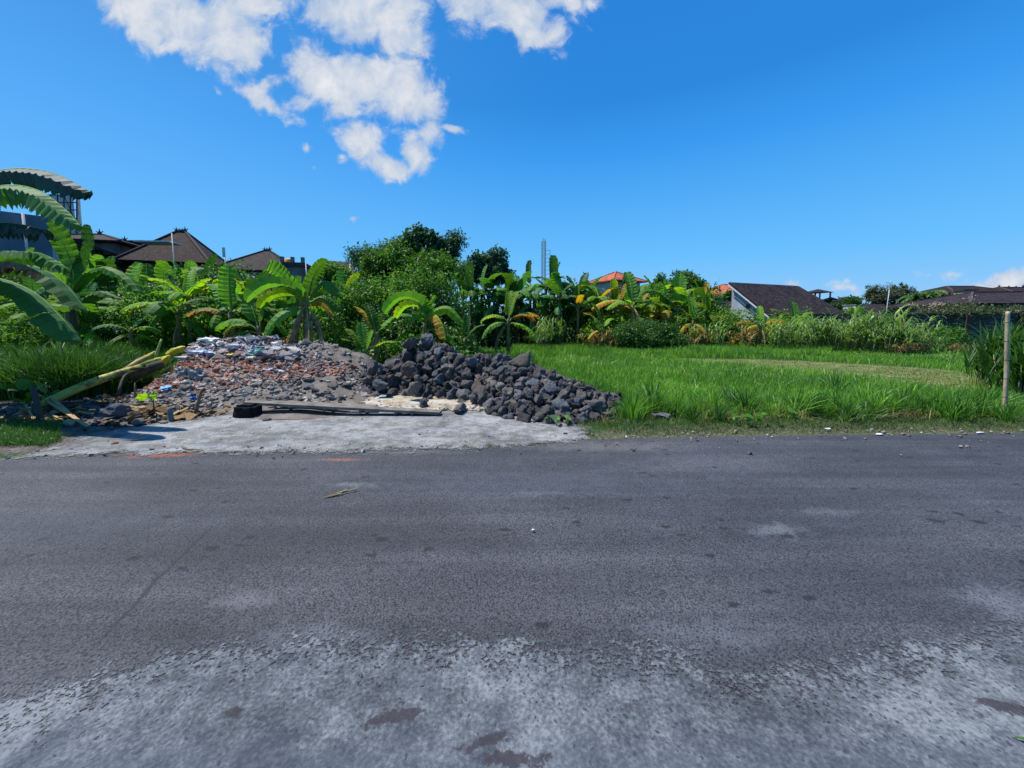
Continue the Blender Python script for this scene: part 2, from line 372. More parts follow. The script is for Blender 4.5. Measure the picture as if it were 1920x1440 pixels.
M['rubble_pale'] = mat_rubble('pale_litter', [(0, (.34, .35, .40)), (.18, (.55, .54, .52)), (.3, (.20, .18, .17)), (.5, (.36, .30, .24)), (.62, (.22, .30, .42)), (.75, (.10, .10, .12)), (.86, (.38, .20, .16)), (1, (.50, .48, .45))])
M['rubble_lime'] = mat_rubble('limestone_grit', [(0, (0.27, 0.232, 0.1705)), (.5, (0.396, 0.3538, 0.2805)), (1, (0.48, 0.4408, 0.363))])
M['rubble_dark'] = mat_rubble('dark_grit', [(0, (.03, .03, .03)), (.5, (.08, .08, .085)), (1, (.17, .16, .165))])
M['debris_leaf'] = mat_rubble('dry_leaf_litter', [(0, (0.14, 0.0748, 0.0325)), (.5, (0.28, 0.1768, 0.0845)), (1, (0.406, 0.2992, 0.169))])

def mat_tiles(name, a, b, scale=3.2):
    m, t = new_mat(name)
    uv = t.node('ShaderNodeUVMap', uv_map='UVMap').outputs[0]
    br = t.node('ShaderNodeTexBrick', {'Vector': uv, 'Color1': (*a, 1), 'Color2': (*b, 1), 'Mortar': (*[k * .35 for k in a], 1), 'Scale': 1.0, 'Mortar Size': .02, 'Brick Width': .24, 'Row Height': .30, 'Bias': 0.0})
    n = t.noise(uv, .8, 5, .6); n2 = t.noise(uv, 6, 4, .7)
    col = t.mix(t.step(n, .44, .58), br.outputs[0], tuple(k * .5 for k in a))
    col = t.mix(t.math('MULTIPLY', t.step(t.noise(uv, 3.5, 6, .7), .50, .60), .6), col, tuple(k * .9 + .035 for k in a))
    col = t.mix(t.math('MULTIPLY', t.step(n2, .62, .78), .5), col, tuple(min(1, k * 1.6 + .03) for k in b))
    return finish(m, t, col, .85, br.outputs['Fac'], -.5, .03, .2)
M['tile_brown'] = mat_tiles('brown_roof_tiles', (0.0218, 0.0084, 0.0079), (0.0321, 0.0131, 0.0123))
M['tile_dark'] = mat_tiles('dark_roof_tiles', (0.0211, 0.0131, 0.0147), (0.0359, 0.0224, 0.0253))
M['tile_orange'] = mat_tiles('orange_roof_tiles', (0.4, 0.102, 0.0467), (0.48, 0.1445, 0.068))

def mat_blocks():
    m, t = new_mat('blackened_blockwork')
    uv = t.node('ShaderNodeUVMap', uv_map='UVMap').outputs[0]
    br = t.node('ShaderNodeTexBrick', {'Vector': uv, 'Color1': (.050, .052, .058, 1), 'Color2': (.080, .080, .088, 1), 'Mortar': (.018, .018, .02, 1), 'Scale': 1.0, 'Mortar Size': .012, 'Brick Width': .40, 'Row Height': .20})
    n = t.noise(uv, 1.5, 5, .6)
    stre = t.noise(t.mapping(uv, scale=(2.2, 14, 1)), 1.0, 4, .7)
    col = t.mix(t.math('MULTIPLY', br.outputs['Fac'], t.step(stre, .50, .60)), br.outputs[0], (.33, .34, .36))
    col = t.mix(t.math('MULTIPLY', t.step(n, .5, .8), .6), col, (.02, .02, .022))
    return finish(m, t, col, .95, br.outputs['Fac'], -.6, .02, .15)
M['blocks'] = mat_blocks()

# ---- ground, asphalt, concrete
def mat_ground():
    m, t = new_mat('soil_and_turf'); p = geo_pos(t)
    mown = t.node('ShaderNodeAttribute', attribute_name='mown').outputs['Fac']
    dirt = t.node('ShaderNodeAttribute', attribute_name='dirt').outputs['Fac']
    far = t.node('ShaderNodeAttribute', attribute_name='verge').outputs['Fac']
    n = t.noise(p, 1.2, 6, .65); nf = t.noise(p, 25, 5, .7); nm = t.noise(t.mapping(p, scale=(.5, 2.5, 1)), 2.2, 5, .65)
    green = t.ramp(nf, [(.3, (.012, .03, .008)), (.7, (.045, .085, .02))])
    strw = t.ramp(t.math('ADD', t.math('MULTIPLY', nm, .7), t.math('MULTIPLY', nf, .3)), [(.42, (.05, .08, .022)), (.5, (.11, .14, .045)), (.58, (.19, .18, .08))])
    soil = t.ramp(t.math('ADD', t.math('MULTIPLY', n, .5), t.math('MULTIPLY', nf, .5)), [(.42, (.040, .034, .030)), (.5, (.085, .074, .066)), (.58, (.17, .155, .14))])
    vg = t.ramp(nf, [(.40, (.035, .045, .018)), (.52, (.075, .078, .045)), (.62, (.14, .125, .09))])
    c = t.mix(t.step(t.math('ADD', far, t.math('MULTIPLY', t.math('SUBTRACT', n, .5), .6)), .35, .65), green, vg)
    c = t.mix(t.step(t.math('ADD', mown, t.math('MULTIPLY', t.math('SUBTRACT', n, .5), .8)), .3, .7), c, strw)
    c = t.mix(t.step(t.math('ADD', dirt, t.math('MULTIPLY', t.math('SUBTRACT', nf, .5), .7)), .4, .6), c, soil)
    return finish(m, t, c, .95, nf, .5, .02, .1)
M['ground'] = mat_ground()

def mat_asphalt():
    m, t = new_mat('asphalt'); p = geo_pos(t)
    cov = t.node('ShaderNodeAttribute', attribute_name='cov').outputs['Fac']
    v1 = t.node('ShaderNodeTexVoronoi', {'Scale': 95.0, 'Vector': p, 'Randomness': 1.0})
    v2 = t.node('ShaderNodeTexVoronoi', {'Scale': 210.0, 'Vector': p})
    stone = t.node('ShaderNodeSeparateColor', {0: v1.outputs['Color']}).outputs[0]
    big = t.noise(p, .55, 5, .6); medm = t.noise(p, 3.0, 5, .65); stre = t.noise(t.mapping(p, scale=(.18, 2.4, 1)), 1.3, 6, .62)
    base = t.ramp(t.math('ADD', t.math('MULTIPLY', big, .5), t.math('MULTIPLY', stre, .5)), [(.40, (.035, .038, .045)), (.5, (.052, .055, .065)), (.60, (.075, .078, .089))])
    tone = t.ramp(stone, [(0, (.8, .8, .8)), (.4, (.98, .98, .98)), (.85, (1.1, 1.1, 1.1)), (1, (1.5, 1.5, 1.45))])
    crev = t.ramp(v1.outputs['Distance'], [(0.0, (1.08, 1.08, 1.08)), (.5, (1, 1, 1)), (.75, (.45, .46, .48))])
    c = t.mix(1.0, t.mix(1.0, base, tone, 'MULTIPLY'), crev, 'MULTIPLY')
    grn = t.noise(p, 6.0, 10, .78)
    # pale dusty patches
    dust = t.math('MULTIPLY', t.step(t.noise(p, 1.1, 7, .72), .60, .74), .55)
    c = t.mix(t.math('MULTIPLY', dust, .5), c, (.12, .128, .145))
    def patch(px, py, rx, ry, amt, colr, c):
        g = G(px, py); mp = t.node('ShaderNodeMapping', {'Location': (g.x, g.y, 0), 'Scale': (rx, ry, 1)}, vector_type='TEXTURE'); t.l.new(p, mp.inputs[0])
        ln = t.node('ShaderNodeVectorMath', {0: mp.outputs[0]}, operation='LENGTH').outputs['Value']
        f = t.math('MULTIPLY', t.step(t.math('ADD', ln, t.math('MULTIPLY', t.math('SUBTRACT', grn, .5), 4.0)), 1.15, -.1), amt)
        return t.mix(f, c, colr)
    c = patch(120, 985, 2.2, .42, .6, (.034, .040, .050), c)
    c = patch(1000, 905, 2.6, .35, .3, (.085, .10, .13), c)
    c = patch(760, 848, .9, .10, .6, (.12, .125, .13), c)
    c = patch(1015, 925, .45, .05, .35, (.13, .14, .16), c)
    c = patch(1330, 1190, .5, .12, .5, (.11, .12, .14), c)
    c = patch(600, 1190, .4, .1, .55, (.12, .13, .15), c)
    c = patch(1450, 995, .33, .13, .55, (.15, .165, .19), c)
    c = patch(1560, 960, .5, .08, .4, (.13, .14, .165), c)
    c = patch(450, 1125, .2, .09, .6, (.13, .125, .14), c)
    c = patch(1890, 1130, .3, .18, .6, (.15, .16, .19), c)
    c = patch(660, 908, .35, .08, .5, (.16, .17, .19), c)
    c = patch(1300, 870, 1.2, .2, .4, (.10, .105, .125), c)
    c = patch(300, 852, .55, .13, .95, (.30, .075, .03), c)
    c = patch(640, 862, .25, .06, .7, (.30, .10, .05), c)
    c = patch(1130, 838, 1.3, .25, .5, (.15, .14, .13), c)
    # damp spots along the wheel track and a few elsewhere
    ys = t.node('ShaderNodeSeparateXYZ', {0: p})
    lane = t.math('ABSOLUTE', t.math('SUBTRACT', t.math('MULTIPLY_ADD', ys.outputs[0], -.07, ys.outputs[1]), 2.78))
    vs = t.node('ShaderNodeTexVoronoi', {'Scale': 6.5, 'Vector': t.mapping(p, scale=(.8, 1.25, 1)), 'Randomness': 1.0})
    wob = t.math('MULTIPLY', t.math('SUBTRACT', t.noise(p, 26, 5, .7), .5), .75)
    rs = t.node('ShaderNodeSeparateColor', {0: vs.outputs['Color']})
    spot = t.math('MULTIPLY', t.step(t.math('ADD', t.math('ADD', vs.outputs['Distance'], wob), t.math('MULTIPLY', rs.outputs[1], .26)), .36, .24), t.step(rs.outputs[0], .38, .42))
    spot = t.math('MULTIPLY', spot, t.step(lane, .26, .14))
    rare = t.math('MULTIPLY', t.step(t.math('ADD', vs.outputs['Distance'], wob), .24, .14), t.math('GREATER_THAN', rs.outputs[2], .965))
    c = t.mix(t.math('MULTIPLY', t.math('MAXIMUM', spot, rare), .85), c, (.011, .012, .015))
    # long crack
    a, b = G(400, 985), G(185, 1200)
    d = (b - a).normalized(); nrm = Vector((-d.y, d.x, 0))
    side = t.math('ABSOLUTE', t.math('ADD', t.node('ShaderNodeVectorMath', {0: p, 1: nrm}, operation='DOT_PRODUCT').outputs['Value'], t.math('MULTIPLY_ADD', medm, .09, -nrm.dot(a) - .045)))
    along = t.math('SUBTRACT', t.node('ShaderNodeVectorMath', {0: p, 1: d}, operation='DOT_PRODUCT').outputs['Value'], d.dot(a))
    cr = t.math('MULTIPLY', t.step(side, .018, .006), t.math('MULTIPLY', t.step(along, -.1, .3), t.step(along, (b - a).length + .2, (b - a).length - .2)))
    c = t.mix(t.math('MULTIPLY', cr, .9), c, (.02, .02, .024))
    alpha = t.step(t.math('ADD', cov, t.math('MULTIPLY', t.math('SUBTRACT', t.noise(p, 7, 6, .7), .5), .28)), -.02, .02)
    dv = t.node('ShaderNodeVectorMath', {0: p, 1: t.node('ShaderNodeVectorMath', {0: t.noise(p, 40, 2, .5, 0, 1), 'Scale': .018}, operation='SCALE').outputs[0]}, operation='ADD').outputs[0]
    v3 = t.node('ShaderNodeTexVoronoi', {'Scale': 62.0, 'Vector': dv}); r3 = t.node('ShaderNodeSeparateColor', {0: v3.outputs['Color']}).outputs[1]
    pit = t.math('MULTIPLY', t.step(v3.outputs['Distance'], .42, .22), t.math('LESS_THAN', r3, t.math('MULTIPLY_ADD', t.step(t.noise(p, 1.7, 4), .35, .65), .5, .25)))
    c = t.mix(t.math('MULTIPLY', pit, .85), c, (.012, .014, .019))
    h = t.math('SUBTRACT', t.math('SUBTRACT', t.math('MULTIPLY', stone, .6), v1.outputs['Distance']), t.math('MULTIPLY', pit, .8))
    return finish(m, t, c, .78, h, .75, .006, .35, alpha=alpha)
M['asphalt'] = mat_asphalt()

def mat_concrete(name, near):
    m, t = new_mat(name); p = geo_pos(t)
    cov = t.node('ShaderNodeAttribute', attribute_name='cov').outputs['Fac']
    v1 = t.node('ShaderNodeTexVoronoi', {'Scale': 46.0 if near else 40., 'Vector': t.node('ShaderNodeVectorMath', {0: p, 1: t.node('ShaderNodeVectorMath', {0: t.noise(p, 34, 3, .6, 0, 1), 'Scale': .045}, operation='SCALE').outputs[0]}, operation='ADD').outputs[0]})
    rs = t.node('ShaderNodeSeparateColor', {0: v1.outputs['Color']})
    big = t.noise(p, 1.1, 6, .65); med = t.noise(p, 6, 6, .7); fine = t.noise(p, 60, 4, .7)
    f = t.math('ADD', t.math('MULTIPLY', big, .35), t.math('ADD', t.math('MULTIPLY', med, .3), t.math('MULTIPLY', fine, .35)))
    if near: c = t.ramp(f, [(.42, (.038, .044, .052)), (.5, (.085, .096, .109)), (.58, (.170, .185, .20))])
    else: c = t.ramp(f, [(.43, (.080, .078, .074)), (.5, (.158, .158, .155)), (.56, (.27, .273, .27))])
    edge = t.step(cov, .55 if near else .3, .05)
    dens = t.math('MULTIPLY_ADD', edge, .55, t.math('MULTIPLY', t.step(t.noise(p, 2.3, 4), .42, .7), .38))
    speck = t.math('MULTIPLY', t.step(t.math('MULTIPLY_ADD', rs.outputs[1], .22, v1.outputs['Distance']), .46, .30), t.math('LESS_THAN', rs.outputs[0], dens))
    c = t.mix(t.math('MULTIPLY', speck, .85 if near else .4), c, (.028, .031, .038) if near else (.08, .08, .08))
    if near:
        stain = t.step(t.noise(t.mapping(p, scale=(.8, 1.4, 1)), 2.7, 12, .80), .585, .63)
        c = t.mix(t.math('MULTIPLY', stain, .75), c, (.042, .042, .052))
        yy = t.node('ShaderNodeSeparateXYZ', {0: p}).outputs[1]
        low = t.step(t.math('MULTIPLY_ADD', t.math('SUBTRACT', med, .5), .5, yy), 1.42, 1.25)
        c = t.mix(t.math('MULTIPLY', low, .35), c, (.045, .058, .085))
        def blotch(px, py, rx, ry, rot, c):
            g = G(px, py); mp = t.node('ShaderNodeMapping', {'Location': (g.x, g.y, 0), 'Rotation': (0, 0, R(rot)), 'Scale': (rx, ry, 1)}, vector_type='TEXTURE'); t.l.new(p, mp.inputs[0])
            ln = t.node('ShaderNodeVectorMath', {0: mp.outputs[0]}, operation='LENGTH').outputs['Value']
            return t.mix(t.math('MULTIPLY', t.step(t.math('MULTIPLY_ADD', t.math('SUBTRACT', t.noise(p, 13, 9, .8), .5), 5.0, ln), 1.1, .7), .85), c, (.030, .026, .032))
        c = blotch(745, 1345, .11, .028, 15, c); c = blotch(440, 1338, .035, .03, 0, c); c = blotch(900, 1395, .09, .02, 20, c)
        c = blotch(1880, 1325, .10, .03, -20, c); c = blotch(960, 1425, .12, .03, 0, c)
    else:
        c = t.mix(t.math('MULTIPLY', t.step(t.noise(t.mapping(p, scale=(.6, 2.2, 1)), 1.9, 5), .55, .72), .45), c, (.125, .105, .095))
        c = t.mix(t.math('MULTIPLY', t.step(t.noise(t.mapping(p, scale=(.5, 3, 1), loc=(4, 0, 0)), 1.4, 5), .52, .70), .4), c, (.23, .265, .31))
    nz = t.math('ADD', t.math('MULTIPLY', t.math('SUBTRACT', t.noise(p, 3.0, 12, .8), .5), .55 if near else .75), t.math('MULTIPLY', t.math('SUBTRACT', t.noise(p, 45, 3), .5), .22 if near else .55))
    alpha = t.step(t.math('ADD', cov, nz), -.015 if near else -.09, .03 if near else .15)
    if near:
        worn = t.noise(p, 7.0, 14, .86); pits = t.noise(p, 42.0, 3, .6)
        hold = t.math('ADD', t.math('MULTIPLY', t.math('MINIMUM', cov, .42), .95), t.math('ADD', t.math('MULTIPLY', t.math('SUBTRACT', worn, .5), 1.5), t.math('MULTIPLY', t.math('SUBTRACT', pits, .5), .9)))
        alpha = t.math('MULTIPLY', t.step(hold, -.03, .06), t.step(t.math('ADD', cov, nz), -.12, .0))
    return finish(m, t, c, .88, t.math('ADD', fine, t.math('MULTIPLY', med, 2.)), .25 if near else .45, .008, .2, alpha=alpha)
M['near_concrete'] = mat_concrete('worn_concrete', True)
M['apron'] = mat_concrete('pale_concrete', False)

def mat_sand():
    m, t = new_mat('sand'); p = geo_pos(t)
    cov = t.node('ShaderNodeAttribute', attribute_name='cov').outputs['Fac']
    n = t.noise(p, 3, 6, .65); f = t.noise(p, 60, 4, .7)
    c = t.ramp(t.math('ADD', t.math('MULTIPLY', n, .6), t.math('MULTIPLY', f, .4)), [(.42, (.22, .165, .10)), (.5, (.33, .29, .23)), (.57, (.42, .40, .35))])
    alpha = t.step(t.math('ADD', cov, t.math('MULTIPLY', t.math('SUBTRACT', t.noise(p, 5, 6, .7), .5), .5)), -.02, .03)
    return finish(m, t, c, .95, f, .5, .01, .1, alpha=alpha)
M['sand'] = mat_sand()

# ------------------------------------------------------------------ the setting
road_far = [G(*p) for p in [(-900, 880), (0, 858), (250, 850), (600, 847), (960, 838), (1090, 826), (1300, 819), (1600, 815), (1920, 812), (3200, 800)]]
road_poly = [Vector((-60, -6, 0)), Vector((60, -6, 0))] + [Vector((60, road_far[-1].y, 0))] + road_far[::-1] + [Vector((-60, road_far[0].y, 0))]
def polyline_y(pts, X):
    xs = np.array([p.x for p in pts]); yv = np.array([p.y for p in pts]); o = np.argsort(xs); return np.interp(X, xs[o], yv[o])

xs = np.concatenate([np.linspace(-60, -14, 24), np.arange(-13, 15, .12), np.linspace(15, 60, 24)])
me, V = gridmesh('road', xs, np.concatenate([np.linspace(-6, 3.5, 20), np.arange(3.6, 6.6, .06)]), 0.0)
attr(me, 'cov', sdf(V, road_poly)); tag(link('road', me, M['asphalt']), kind='structure')

strip_edge = [G(*p) for p in [(-600, 1400), (0, 1312), (180, 1280), (300, 1232), (420, 1212), (560, 1200), (800, 1202), (960, 1200), (1100, 1222), (1300, 1225), (1360, 1272), (1480, 1262), (1700, 1215), (1920, 1165), (2600, 1110)]]
strip_poly = [Vector((-12, -5, 0)), Vector((12, -5, 0)), Vector((12, strip_edge[-1].y, 0))] + strip_edge[::-1] + [Vector((-12, strip_edge[0].y, 0))]
me, V = gridmesh('concrete_strip', np.arange(-8, 8, .05), np.concatenate([np.linspace(-5, .5, 8), np.arange(.55, 3.4, .05)]), .004)
attr(me, 'cov', sdf(V, strip_poly)); tag(link('concrete_strip', me, M['near_concrete']), kind='structure')

apron_poly = [G(*p) for p in [(20, 862), (110, 838), (170, 815), (240, 802), (330, 792), (430, 778), (470, 760), (560, 752), (700, 745), (1000, 752), (1008, 790), (1100, 801), (1100, 824), (960, 840), (700, 848), (450, 851), (200, 853)]]
me, V = gridmesh('concrete_apron', np.arange(-8.5, 3.0, .05), np.arange(4.2, 9.2, .05), .012)
attr(me, 'cov', sdf(V, apron_poly)); tag(link('concrete_apron', me, M['apron']), kind='structure')

mown_poly = [G(*p) for p in [(1240, 672), (1420, 673), (1600, 681), (1760, 692), (1850, 702), (1880, 735), (1800, 745), (1640, 720), (1480, 698), (1300, 682)]]
dirt_poly = [G(*p) for p in [(-500, 840), (60, 850), (110, 838), (250, 800), (440, 775), (700, 765), (1010, 795), (1160, 790)]] + [Vector((1.6, 8.2, 0)), Vector((-2, 11, 0)), Vector((-6, 13, 0)), Vector((-10.5, 12, 0)), Vector((-9, 8, 0)), Vector((-14, 7.2, 0))]
verge_poly = [Vector((p.x, p.y - .3, 0)) for p in road_far[4:]] + [Vector((60, 6.2, 0)), G(1920, 790), G(1500, 792), G(1150, 800)]
xs = np.concatenate([[-900, -400, -150, -80, -50, -35, -25], np.arange(-20, 36, .25), [37, 40, 50, 80, 150, 400, 900]])
ys = np.concatenate([[-60, -20, -8, 0], np.arange(3, 14, .16), np.arange(14, 32, .4), [34, 38, 45, 60, 90, 150, 300, 700, 1500]])
def ground_z(P):
    z = np.full(len(P), -.012)
    ye = polyline_y(road_far, P[:, 0]); d = P[:, 1] - ye
    near = (np.abs(P[:, 0]) < 20) & (P[:, 1] < 14) & (P[:, 1] > 3)
    nz = np.zeros(len(P)); idx = np.where(near)[0]
    nz[idx] = vnoise(P[idx], 1.6, 3.3, 3)
    z += np.clip(d * .2, 0, 1) * nz * .035
    apr = sdf(P, apron_poly); z = np.where(apr > -.12, -.012, z)
    return z
me, V = gridmesh('ground', xs, ys, ground_z)
attr(me, 'mown', np.clip(.5 + sdf(V, mown_poly) * .6, 0, 1))
attr(me, 'dirt', np.clip(.5 + sdf(V, dirt_poly) * 1.5, 0, 1))
attr(me, 'verge', np.clip(.5 + sdf(V, verge_poly) * 2.0, 0, 1))
tag(link('ground', me, M['ground']), kind='structure')

sand_poly = [G(*p) for p in [(640, 756), (655, 738), (700, 722), (800, 728), (900, 742), (990, 762), (900, 770), (800, 772), (690, 767)]]
me, V = gridmesh('sand', np.arange(-4.6, .6, .05), np.arange(6.4, 9.6, .05), lambda P: .022 + .05 * np.clip(sdf(P, sand_poly), 0, .6))
attr(me, 'cov', sdf(V, sand_poly)); tag(link('sand', me, M['sand']), 'pale limestone sand spilled on the concrete before the rocks', 'sand', kind='stuff')

# ------------------------------------------------------------------ mounds and rocks
RIDGE = [(-3.35, 9.1, .30), (-2.9, 9.2, .68), (-2.45, 9.3, .96), (-2.0, 9.3, 1.16), (-1.6, 9.2, 1.06), (-1.25, 8.9, .84), (-.8, 8.8, .80), (-.2, 8.6, .86), (.2, 8.25, .80), (.62, 7.7, .62)]
def ridge_h(x, y, ridge, wf, wb, p=1.0):
    best = 0
    for (a, b) in zip(ridge[:-1], ridge[1:]):
        ax, ay, az = a; bx, by, bz = b; dx, dy = bx - ax, by - ay
        t = max(0, min(1, ((x - ax) * dx + (y - ay) * dy) / (dx * dx + dy * dy)))
        qx, qy = ax + t * dx, ay + t * dy; z = az + t * (bz - az)
        d = math.hypot(x - qx, y - qy); w = wf if y < qy else wb
        h = z * max(0, 1 - (d / w) ** p)
        best = max(best, h)
    return best
def rock_h(x, y): return ridge_h(x, y, RIDGE, 1.22 + .53 * max(0, min(1, (x + 1.3) / 1.6)), 1.3, 1.05)
MR = [(-9.6, 9.6, .35), (-9.0, 10.6, .95), (-8.0, 11.2, 1.16), (-7.0, 11.0, 1.16), (-6.2, 10.6, 1.0), (-5.5, 10.2, 1.02), (-5.0, 10.1, 1.12), (-4.5, 10.0, .95), (-4.0, 9.7, .62), (-3.4, 9.2, .35)]
MR2 = [(-8.2, 9.4, .55), (-7.0, 9.2, .62), (-5.8, 9.0, .50), (-4.6, 8.8, .48), (-3.8, 8.6, .32)]
def mound_h(x, y):
    h = max(ridge_h(x, y, MR, 3.2, 1.8, 1.05), ridge_h(x, y, MR2, 2.0, 2.2, 1.2))
    h *= max(0, min(1, (x + 7.9 + (y - 7.4) * .50) / .8)) * max(0, min(1, (-2.75 - x) / 1.0))
    if h <= 0: return 0
    n = mnoise.fractal(Vector((x * 1.3, y * 1.3, 3.1)), 1, 2, 4)
    return max(0, h + n * .10 * min(1, h * 3))

def ico(sub, seed, squash=(1, 1, 1), cuts=6, rough=.18, freq=1.3):
    import bmesh
    rnd = random.Random(seed); bm = bmesh.new(); bmesh.ops.create_icosphere(bm, subdivisions=sub, radius=1)
    planes = []
    for _ in range(cuts):
        n = Vector((rnd.gauss(0, 1), rnd.gauss(0, 1), rnd.gauss(0, 1))).normalized(); planes.append((n, rnd.uniform(.50, .80)))
    for v in bm.verts:
        c = v.co.copy()
        for n, d in planes:
            k = c.dot(n)
            if k > d: c -= n * (k - d)
        nn = mnoise.fractal(c * freq + Vector((seed * 3.7, 0, 0)), 1, 2, 3)
        n2 = mnoise.fractal(c * 5.5 + Vector((0, seed * 2.1, 0)), 1, 2, 2)
        n3_ = mnoise.fractal(c * 13 + Vector((0, 0, seed * 1.3)), 1, 2, 2)
        c += c.normalized() * (nn * rough + n2 * rough * .45 + n3_ * rough * .16)
        v.co = Vector((c.x * squash[0], c.y * squash[1], c.z * squash[2]))
    me = bpy.data.meshes.new('rock'); bm.to_mesh(me); bm.free()
    me.polygons.foreach_set('use_smooth', [True] * len(me.polygons)); return me

def mound_obj(name, hf, x0, x1, y0, y1, st, mat, drop=0.0, **tg):
    gx = np.arange(x0, x1, st); gy = np.arange(y0, y1, st)
    me, V = gridmesh(name, gx, gy, lambda P: np.array([max(hf(a, b) - drop, -.06) if hf(a, b) > .01 else -.06 for a, b in P]))
    return tag(link(name, me, mat), **tg)
M['mound'] = mat_plain('mound_soil', (0.1688, 0.1449, 0.125), .3, 3.5, .95, .6, c2=(0.0743, 0.0635, 0.0568), world_space=True)
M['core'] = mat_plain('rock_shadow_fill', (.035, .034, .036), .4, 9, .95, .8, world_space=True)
mound_obj('shade_core', rock_h, -5.2, 3.6, 5.2, 10.8, .07, M['core'], .13, label='added dark core standing in for shade between the heaped rocks', cat='shade_core', kind='stuff')  # added solid core; its dark colour stands in for shade between rocks
mound_obj('rubble_mound', mound_h, -13, -1.6, 6.2, 13.2, .09, M['mound'], .0, label='long brown mound of soil and demolition rubble', cat='mound', group=None)

rnd = random.Random(11)
rocklib = {k: [] for k in ('rock', 'rock_blue', 'rock_brown')}
for i in range(16):
    me = ico(4, i + 1, (rnd.uniform(.85, 1.25), rnd.uniform(.8, 1.05), rnd.uniform(.65, .95)), rnd.randint(9, 16), rnd.uniform(.16, .30)); me.materials.append(M['rock']); rocklib['rock'].append(me)
    if i < 6:
        for k in ('rock_blue', 'rock_brown'):
            m2 = me.copy(); m2.materials.clear(); m2.materials.append(M[k]); rocklib[k].append(m2)
placed = []
def put_rock(x, y, z, r, kind='rock', label=None, rot=None, me=None, group='dark volcanic rocks heaped beside the concrete apron'):
    me = me or rnd.choice(rocklib[kind])
    o = link('rock', me, None, None, (x, y, z), rot or (rnd.uniform(0, 6.28), rnd.uniform(0, 6.28), rnd.uniform(0, 6.28)), r)
    return tag(o, label or 'dark grey volcanic rock in the heap beside the concrete apron', 'rock', group)
# the named ones
def special(px, py, Y, r, kind, label, **kw):
    p = W(px, py, Y); placed.append((p.x, p.y, p.z, r)); return put_rock(p.x, p.y, p.z, r, kind, label, **kw)
def pointed():
    import bmesh
    bm = bmesh.new(); pts = [(-.9, 0, -.35), (.35, -.2, -1.1), (.62, .1, -.9), (.55, 0, .95), (.1, .1, .70), (-.95, .1, .05), (-.3, -.5, -.4), (.4, -.55, -.35), (.35, -.4, .4), (-.3, .5, -.3), (.4, .5, -.2), (.5, -.2, .85)]
    for p in pts: bm.verts.new(p)
    bmesh.ops.convex_hull(bm, input=bm.verts)
    bmesh.ops.triangulate(bm, faces=bm.faces)
    bmesh.ops.subdivide_edges(bm, edges=bm.edges, cuts=5, use_grid_fill=True)
    for v in bm.verts: v.co += v.co.normalized() * mnoise.fractal(v.co * 3, 1, 2, 3) * .07
    me = bpy.data.meshes.new('rock'); bm.to_mesh(me); bm.free(); me.polygons.foreach_set('use_smooth', [True] * len(me.polygons)); me.materials.append(M['rock_brown']); return me
special(983, 676, 8.0, .23, 'rock', 'large brown pointed rock standing at the top of the heap', rot=(0, 0, 0), me=pointed())
special(821, 661, 8.85, .15, 'rock_blue', 'smooth blue grey rock near the peak of the heap')
special(885, 679, 8.4, .15, 'rock_blue', 'blue grey slab rock in the dip between the two peaks')
special(952, 702, 7.7, .07, 'rock_blue', 'small pale blue chip of rock halfway up the heap')
special(770, 645, 9.1, .20, 'rock', 'tall dark rock at the left peak of the heap')
special(802, 640, 9.2, .19, 'rock_blue', 'grey rock at the very top of the heap')
special(765, 695, 8.1, .18, 'rock_brown', 'brown oval boulder on the left face of the heap')
special(784, 711, 7.9, .10, 'rock_brown', 'small tan rock low on the left face of the heap')
special(776, 727, 7.6, .19, 'rock', 'rounded dark boulder at the foot of the left side')
special(713, 722, 7.9, .17, 'rock_blue', 'flat bluish rock at the left foot of the heap')
special(1030, 731, 7.0, .16, 'rock_blue', 'pale grey angular rock low on the right slope')
special(1050, 766, 6.45, .20, 'rock_blue', 'long grey rock with a flat sloping top near the slab corner')
special(1122, 764, 6.5, .17, 'rock', 'rounded rock at the right end of the heap')
special(700, 690, 8.4, .22, 'rock', 'lumpy black boulder at the left end of the heap')
for layer, (rmin, rmax, tries, frac) in enumerate([(.14, .20, 1500, .72), (.085, .14, 6000, .68), (.05, .085, 5000, .66)]):
    for _ in range(tries):
        if len(placed) > 300: break
        x = rnd.uniform(-4.2, 2.9); y = rnd.uniform(5.7, 10.0); h = rock_h(x, y)
        edge = .02 if y < 8.2 else .3
        if h < edge: continue
        if h < rock_h(x, y + .25) - .6 or y > 9.6: continue
        big = max(0, min(1, (1.4 - x) / 4.5)); r = rnd.uniform(rmin, rmax) * (.72 + .4 * big)
        z = h - r * .25
        if all((x - a) ** 2 + (y - b) ** 2 + (z - c) ** 2 > (frac * (r + s)) ** 2 for a, b, c, s in placed):
            placed.append((x, y, z, r)); q = rnd.random()
            put_rock(x, y, z, r * 1.12, 'rock' if q < .84 else 'rock_blue' if q < .92 else 'rock_brown')
print('ROCKS', len(placed))
